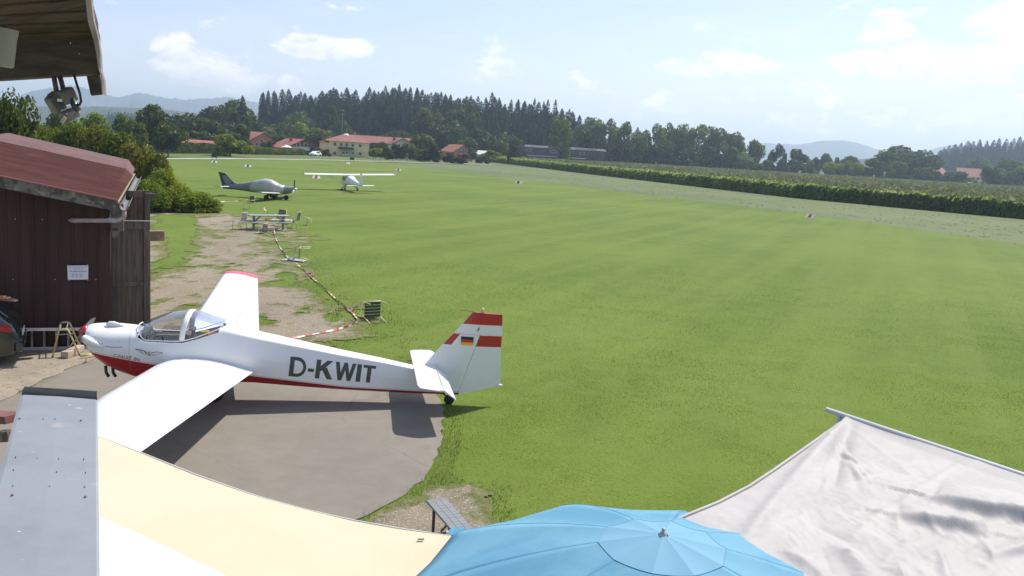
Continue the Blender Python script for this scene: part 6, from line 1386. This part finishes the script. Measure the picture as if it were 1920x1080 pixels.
RID = [ # a, c, height, width beyond, width near side
 (T8(1752, 926), T8(1990, 985), .10, .40, .07), (T8(1690, 955), T8(1850, 985), .085, .24, .06), (T8(1800, 866), T8(1590, 985), .012, .03, .03), (T8(1615, 968), T8(1770, 1066), .035, .05, .20), (T8(1575, 992), T8(1660, 1060), .03, .05, .07),
 (T8(1590, 786), T8(1470, 905), .04, .07, .05), (T8(1594, 788), T8(1560, 905), -.03, .06, .06), (T8(1600, 786), T8(1720, 830), -.05, .05, .12), (T8(1470, 905), T8(1400, 985), .03, .06, .05), (T8(1660, 880), T8(1560, 905), .010, .02, .02), (T8(1800, 868), T8(1880, 872), .02, .03, .06),
 (T8(1545, 930), T8(1660, 945), .007, .015, .02), (T8(1560, 960), T8(1660, 948), .006, .015, .02), (T8(1520, 955), T8(1600, 990), -.02, .08, .03), (T8(1780, 990), T8(1920, 960), .03, .06, .12), (T8(1860, 1020), T8(1990, 1000), .05, .09, .05), (T8(1760, 1000), T8(1800, 1070), .02, .04, .05), (T8(1840, 990), T8(1870, 1030), .015, .02, .03), (T8(1480, 1000), T8(1560, 1050), .03, .05, .05)]
rq = random.Random(12)
for k in range(16):      # tension creases running out from the corner
    a_ = rq.uniform(0, 1); x0_, y0_ = 1592 - 110 * a_ * rq.random(), 795 + 60 * rq.random(); x1_ = 1440 + 330 * a_ ** .8; y1_ = 905 - 30 * a_ + rq.uniform(-20, 40)
    if k % 3 == 0: x0_, y0_ = (x0_ + x1_) / 2, (y0_ + y1_) / 2
    RID.append((T8(x0_, y0_), T8(x1_, y1_), rq.uniform(.006, .016) * rq.choice((1, 1, -1)), rq.uniform(.012, .03), rq.uniform(.02, .05)))
for k in range(34):      # short crumples where the sheet hangs slack
    cx_, cy_ = rq.uniform(1420, 1930), rq.uniform(930, 1080); an_ = rq.uniform(-.4, 1.6); ln_ = rq.uniform(20, 75)
    RID.append((T8(cx_, cy_), T8(cx_ + math.cos(an_) * ln_, cy_ + math.sin(an_) * ln_ * .6), rq.uniform(.006, .02) * rq.choice((1, 1, -1)), rq.uniform(.010, .03), rq.uniform(.015, .05)))
rows = []; NI, NJ = 260, 260
for j in range(NJ + 1):
    h_ = lerp_line(hem, (j / NJ)); row = []
    for i in range(NI + 1):
        s = 4.6 * i / NI; P = h_ + pd_ * s
        z = 0
        for (a, c, A_, w1, w2) in RID:
            dd, sg, t = segd(P, a, c); ww = w1 if sg > 0 else w2
            if dd < ww * 3.5: z += A_ * (math.exp(-(dd / ww) ** 2) if abs(A_) > .025 else math.exp(-1.3 * dd / ww)) * (math.sin(math.pi * min(1, max(0, t * .96 + .02))) ** .4 if 0 < t < 1 else .25)
        z *= min(1, j / 9)
        f = min(1, s * 3) * min(1, j / 32)
        q = Vector((P.x * 1.3 + P.y * .5, P.y * 1.1 - P.x * .6, 0)); rn = mnoise.noise(q * 2.2); rn2 = 1 - abs(mnoise.noise(Vector((q.x * 3.2 + 1.5 * rn, q.y * 7.5, .3)))) * 2; rn3 = 1 - abs(mnoise.noise(Vector((q.x * 9 + 2 * rn, q.y * 5.5, 4)))) * 2
        z += f * (.010 * rn + .005 * max(0, rn2) ** 4 + .0035 * max(0, rn3) ** 6 + .022 * mnoise.noise(q * .9))
        z -= .10 * math.sin(math.pi * min(1, s / 4.4)) * min(1, j / 116)
        z += .034 * max(0, 1 - j / 8)
        row.append(P + Vector((0, 0, z)) + toff)
    rows.append(row)
away = -(Vector(hem[1]) - Vector(hem[0])); away.z = 0; away.normalize(); r0_ = rows[0]; rows = [[p + away * .045 + Vector((0, 0, -.075)) for p in r0_], [p + away * .045 + Vector((0, 0, -.03)) for p in r0_], [p + away * .028 + Vector((0, 0, -.006)) for p in r0_]] + rows
b = MB(); b.grid(rows); b.build('tarpaulin', m_tarp, tt_, smooth=True)
b = MB(); b.tube([TP0 + toff, TP0 + pd_ * 5.2 + toff], .023, 14); b.build('frame_pole', M('light_pole', (.62, .62, .64), rough=.4), tt_, smooth=True)
b = MB(); b.tube([Vector(p) + toff + Vector((.02, -.01, .004)) for p in hem], .012, 8); b.build('hem_cord', m_tarp, tt_, smooth=True)
b = MB()
for k in (.15, 4.9): e = TP0 + pd_ * k; b.tube([Vector((e.x, e.y, 0)) + toff, e + toff], .025, 8)
e = Vector(hem[-2]); b.tube([Vector((e.x, e.y, 0)) + toff, e + toff], .025, 8); b.build('tent_poles', m_alu, tt_, smooth=True)

# ------------------------------------------------------------------ grey sheet-metal ledge
LE = [G(44, 739, 3.9), G(180.5, 748, 3.9)]; vdir = (G(183, 1080, 3.9) - LE[1]); vdir.z = 0; vdir.normalize(); ldr = LE[0] - LE[1]; 
led = thing('metal_clad_ledge', 'long grey sheet-metal covered ledge with screws, pointing away at the left', 'ledge', (LE[1].x, LE[1].y, 0)); lo = -Vector((LE[1].x, LE[1].y, 0))
m_led = M('zinc_grey', (.225, .245, .268), (.26, .28, .30), rough=.55, scale=1.8, bump=.15, bscale=4, base3=(.34, .33, .32), scale3=5, lo3=.66, hi3=.74, metal=.15)
lw_ = ldr.length; lx = ldr.normalized(); LEN = 3.4
def lp(u, v, z): return LE[1] + lx * (u * lw_) + vdir * v + Vector((0, 0, z)) + lo
b = MB()
for k, (v0, v1, z) in enumerate(((0, .78, .0), (.775, 1.75, .0035), (1.745, LEN, .007))):
    prof_ = [(1.04, -.06), (1.03, -.002), (.99, 0), (.5, .002), (.01, 0), (-.012, -.004), (-.012, -.06)]; b.grid([[lp(u, v, zz + z) for u, zz in prof_] for v in (v0, v1)])
b.build('sheet_cover', m_led, led, solid=.0025)
b = MB(); q0, q1 = lp(.06, .02, -.17), lp(.94, .02, -.17); 
b.add([lp(.02, .01, -.32), lp(.98, .01, -.32), lp(.98, LEN, -.32), lp(.02, LEN, -.32), lp(.02, .01, -.012), lp(.98, .01, -.012), lp(.98, LEN, -.012), lp(.02, LEN, -.012)], [(0, 3, 2, 1), (4, 5, 6, 7), (0, 1, 5, 4), (1, 2, 6, 5), (2, 3, 7, 6), (3, 0, 4, 7)]); b.build('timber_core', m_wood, led)
b = MB(); b.grid([[lp(u, v, z) for v, z in ((.015, -.002), (.008, .006), (-.02, .008), (-.06, .004), (-.14, -.006), (-.155, -.012), (-.158, -.05), (-.16, -.30))] for u in (-.01, .02, .5, .985, 1.02)]); b.build('end_cover', M('rubber_end', (.020, .024, .026), (.028, .033, .034), rough=.85, scale=5, bump=.3, bscale=12, spec=.1), led, smooth=True)
def led_v(px, py): 
    P = G(px, py, 3.905); r_ = P - LE[1]; det = lx.x * vdir.y - lx.y * vdir.x
    return (r_.x * vdir.y - r_.y * vdir.x) / det / lw_, (lx.x * r_.y - lx.y * r_.x) / det
for px, py, big in ((37, 784, 1), (152, 788, 1), (23, 930, 1), (160, 933, 1), (25, 912, 0), (94, 913, 0), (159, 914, 0), (81, 786, -1), (103, 786, -1), (29, 859, -1), (69, 860, -1), (110, 861, -1), (157, 861, -1), (25, 883, -1), (106, 887, -1), (160, 888, -1)):
    u, v = led_v(px, py); r_ = {1: .0044, 0: .0032, -1: .0016}[big]; z_ = .0 if v < .775 else .0035 if v < 1.745 else .007
    b = MB(); c = lp(u, v, z_ + .002); b.tube([c, c + Vector((0, 0, .004)), c + Vector((0, 0, .0065))], [r_, r_ * .9, r_ * .4], 10)
    b.build('screw', M('rusty_screw', (.20, .09, .06), (.28, .22, .2), rough=.7, scale=60) if big == 1 else m_alu if big == 0 else m_dark, led)
for k, (px, py, s) in enumerate(((123, 758, .02), (147, 764, .012), (37, 808, .006), (63, 846, .005), (36, 997, .006), (46, 1050, .006))):
    u, v = led_v(px, py); c = lp(u, v, .0015 if v < .775 else .005 if v < 1.745 else .0085); pts = [c + Vector((math.cos(a) * s * (1 + .3 * math.sin(3 * a + k)), math.sin(a) * s * .35 * (1 + .3 * math.sin(5 * a)), .0012)) for a in [2 * math.pi * i / 12 for i in range(12)]]
    b = MB(); b.add(pts, [tuple(range(12))]); b.build('paint_splash', M('splash', (.6, .6, .58), rough=.8), led)
b = MB(); pa, pb = D(-60, 778, 5.1), D(28, 784, 4.9); b.bar(pa, pb, .12, .045); tag(b.build('red_beam', M('oxide_red', (.16, .055, .05), (.2, .08, .07), rough=.7, scale=8)), 'dark red steel beam end left of the metal ledge', 'beam')
b = MB(); pa, pb = D(-60, 822, 5.0), D(26, 816, 4.8); b.bar(pa, pb, .05, .05); b.bar(pa.lerp(pb, .7), pb, .07, .06); tag(b.build('latch_bar', M('dark_iron', (.07, .05, .045), (.2, .14, .1), rough=.7, scale=14)), 'dark iron bar with a clamp below the red beam end', 'bar')

# ------------------------------------------------------------------ eave at the upper left
ev = thing('eave', 'dark weathered wooden eave of the viewing building at the upper left', 'eave', D(100, 110, 3.3))
eo = -ev.location
def hexa(b, f, back, mi=0): f = [Vector(p) for p in f]; g = [p + back for p in f]; b.add(f + g, [(0, 1, 2, 3), (7, 6, 5, 4), (0, 4, 5, 1), (1, 5, 6, 2), (2, 6, 7, 3), (3, 7, 4, 0)], mi)
A_, B_, C_, E_ = D(0, 149.5, 3.5), D(186, 138, 3.1), D(0, 74, 3.5), D(180, 70, 3.1)
xa = lambda p, q, k: p + (p - q) * k
f = [xa(A_, B_, 2) + eo, B_ + eo, E_ + eo, xa(C_, E_, 2) + eo]; b = MB(); hexa(b, f, bv * .12); beam = b.build('eave_beam', m_woodh, ev, bevel=.006)
b = MB(); al = (E_ - C_).normalized(); bdn = (D(160, 0, 2.78) - D(180, 70, 3.1)).normalized(); bw_ = .05
for k in range(26):
    s0 = bdn * (bw_ * k + (.012 if k else -.05)); s1 = bdn * (bw_ * (k + 1) + .004); rr = al * (-.003 * k); l0 = xa(C_, E_, 2) + eo; r0 = E_ + al * .02 + eo; dz = Vector((0, 0, -.004 + .004 * (k % 2)))
    hexa(b, [l0 + s0 + dz, r0 + s0 + dz + rr, r0 + s1 + dz + rr, l0 + s1 + dz + Vector((0, 0, .0))], Vector((0, 0, .022)))
b.build('soffit_boards', m_woodh, ev, bevel=.003)
b = MB(); l0 = xa(C_, E_, 2.2) + eo + bv * .14 + Vector((0, 0, .03)); r0 = E_ + eo + bv * .14 + Vector((0, 0, .03)); s1 = bdn * 1.9; hexa(b, [l0, r0, r0 + s1, l0 + s1], Vector((0, 0, .03))); b.build('roof_sheet', M('roof_felt', (.06, .05, .05), rough=.9), ev)
out = [(170, -14, 2.72), (171, 0, 2.78), (175, 35, 2.88), (185, 75, 3.0), (188.5, 100, 3.04), (189.5, 130, 3.08), (195, 148, 3.1), (197, 178, 3.12)]
inn = [(158, -14, 2.70), (160, 0, 2.76), (164, 38, 2.86), (174, 72, 2.98), (180, 98, 3.02), (184, 128, 3.06), (188, 140, 3.08), (192, 176, 3.10)]
b = MB(); rows = []
for o_, i_ in zip(out, inn): p, q = D(*o_) + eo, D(*i_) + eo; rows.append([p, q, q + bv * .10, p + bv * .10])
b.grid(rows, close=True); b.add(rows[0], [(0, 1, 2, 3)]); b.add(rows[-1], [(3, 2, 1, 0)]); b.build('bargeboard', M('barge_wood', (.20, .165, .16), (.28, .24, .23), rough=.85, scale=6), ev, bevel=.003)
b = MB(); f = [D(170, 179, 3.08) + eo, D(192, 176.5, 3.08) + eo, D(186, 139, 3.08) + eo, D(162, 142, 3.08) + eo]; hexa(b, f, bv * .05); b.build('bargeboard_end', m_woodh, ev, bevel=.003)
b = MB(); f = [D(128, 107, 3.215) + eo, D(181, 103, 3.105) + eo, D(176, 74, 3.115) + eo, D(119, 76, 3.235) + eo]; hexa(b, f, Vector((0, .012, 0))); pl = b.build('nail_plate', M('plate', (.016, .016, .017), rough=.6, metal=.5), ev)
for px, py in ((133, 81), (149, 101), (156, 78)): b = MB(); b.disc(D(px, py, 3.16) + eo, (0, 1, 0), .0022, .006, 8); b.build('screw', m_alu, pl)
fl = thing('floodlight_pair', 'two small grey floodlights hanging on rods below the eave beam', 'floodlight', D(110, 150, 3.3)); fo = -fl.location
m_fl = M('lamp_grey', (.16, .145, .135), (.20, .185, .175), rough=.55, scale=12)
Pf = lambda x, y, d=3.2: D(x, y, d) + fo
b = MB(); b.tube([Pf(101, 143), Pf(107, 178)], .009, 8); b.build('rod', M('rod', (.13, .08, .09), rough=.5), fl, smooth=True); b = MB(); b.tube([Pf(112, 142, 3.22), Pf(120, 172, 3.22)], .009, 8); b.build('rod', M('rod', (.13, .08, .09)), fl, smooth=True)
def head(a, c, w, h, dp, roll_=0):
    b = MB(); b.bar(Pf(*a, 3.18), Pf(*c, 3.22), w, h); hd = b.build('lamp_head', m_fl, fl, bevel=.008, seg=3); return hd
h1 = head((95, 178), (112, 205), .035, .055, 0)
b = MB(); f = [Pf(87, 177, 3.16), Pf(108, 208, 3.16), Pf(124, 203, 3.2), Pf(105, 174, 3.2)]; hexa(b, f, Vector((0, .01, .004))); b.build('lamp_shade', m_fl, h1, bevel=.003)
b = MB(); b.box(Pf(112, 188, 3.15), (.016, .004, .010)); b.build('sticker', m_frame, h1)
h2 = head((112, 186), (138, 174), .045, .05, 0)
b = MB(); b.tube([Pf(134, 186), Pf(141, 200), Pf(147, 207)], .012, 8); b.build('swivel_arm', m_dk, fl, smooth=True)
h3 = head((118, 222), (143, 208), .05, .035, 0)
b = MB(); f = [Pf(112, 220, 3.16), Pf(122, 235, 3.16), Pf(150, 212, 3.2), Pf(141, 203, 3.2)]; hexa(b, f, Vector((0, .008, .003))); b.build('lamp_shade', m_fl, h3, bevel=.003)
b = MB(); b.box(Pf(119, 225, 3.14), (.012, .004, .024), ry=.6); b.build('sensor_window', M('amber', (.5, .42, .3), rough=.3), h3)
b = MB(); b.tube([Pf(139, 141), Pf(144, 158), Pf(150, 176), Pf(152, 190), Pf(149, 197), Pf(144, 195)], .0045, 8); b.build('cable', m_black, fl, smooth=True)
pl_ = thing('downlight', 'beige cylindrical lamp housing hanging at the left edge below the eave', 'lamp', D(-4, 88, 2.75)); po = -pl_.location
b = MB(); c = Vector((0, 0, 0)); ax = (D(-2, 50, 2.75) - D(-6, 122, 2.75)); up2 = ax / 2; b.tube([c + up2, c + up2 * .72, c + up2 * .70, c - up2 * .95, c - up2], [.054, .053, .051, .046, .040], 28); b.build('housing', M('beige_plastic', (.27, .26, .20), (.24, .23, .18), rough=.5, scale=6), pl_, smooth=True).data.set_sharp_from_angle(angle=.6)
b = MB(); b.tube([c - up2, c - up2 * 1.08], .012, 10); b.build('screw_cap', m_dark, pl_); b = MB(); b.tube([c + up2, c + up2 * 1.15], .02, 10); b.build('bracket', m_dark, pl_)

# ------------------------------------------------------------------ haze
hz = MB(); hz.box((0, 2600, 92), (8400, 6000, 202))
mz = bpy.data.materials.new('haze'); mz.use_nodes = True; T = NT(mz.node_tree); T.n.clear(); pv = T.add('ShaderNodeVolumePrincipled'); pv.inputs['Color'].default_value = (.66, .84, 1, 1); pv.inputs['Density'].default_value = .00027; pv.inputs['Anisotropy'].default_value = .35
o = T.add('ShaderNodeOutputMaterial'); T.l.new(pv.outputs[0], o.inputs['Volume']); tag(hz.build('haze', mz), kind='stuff')
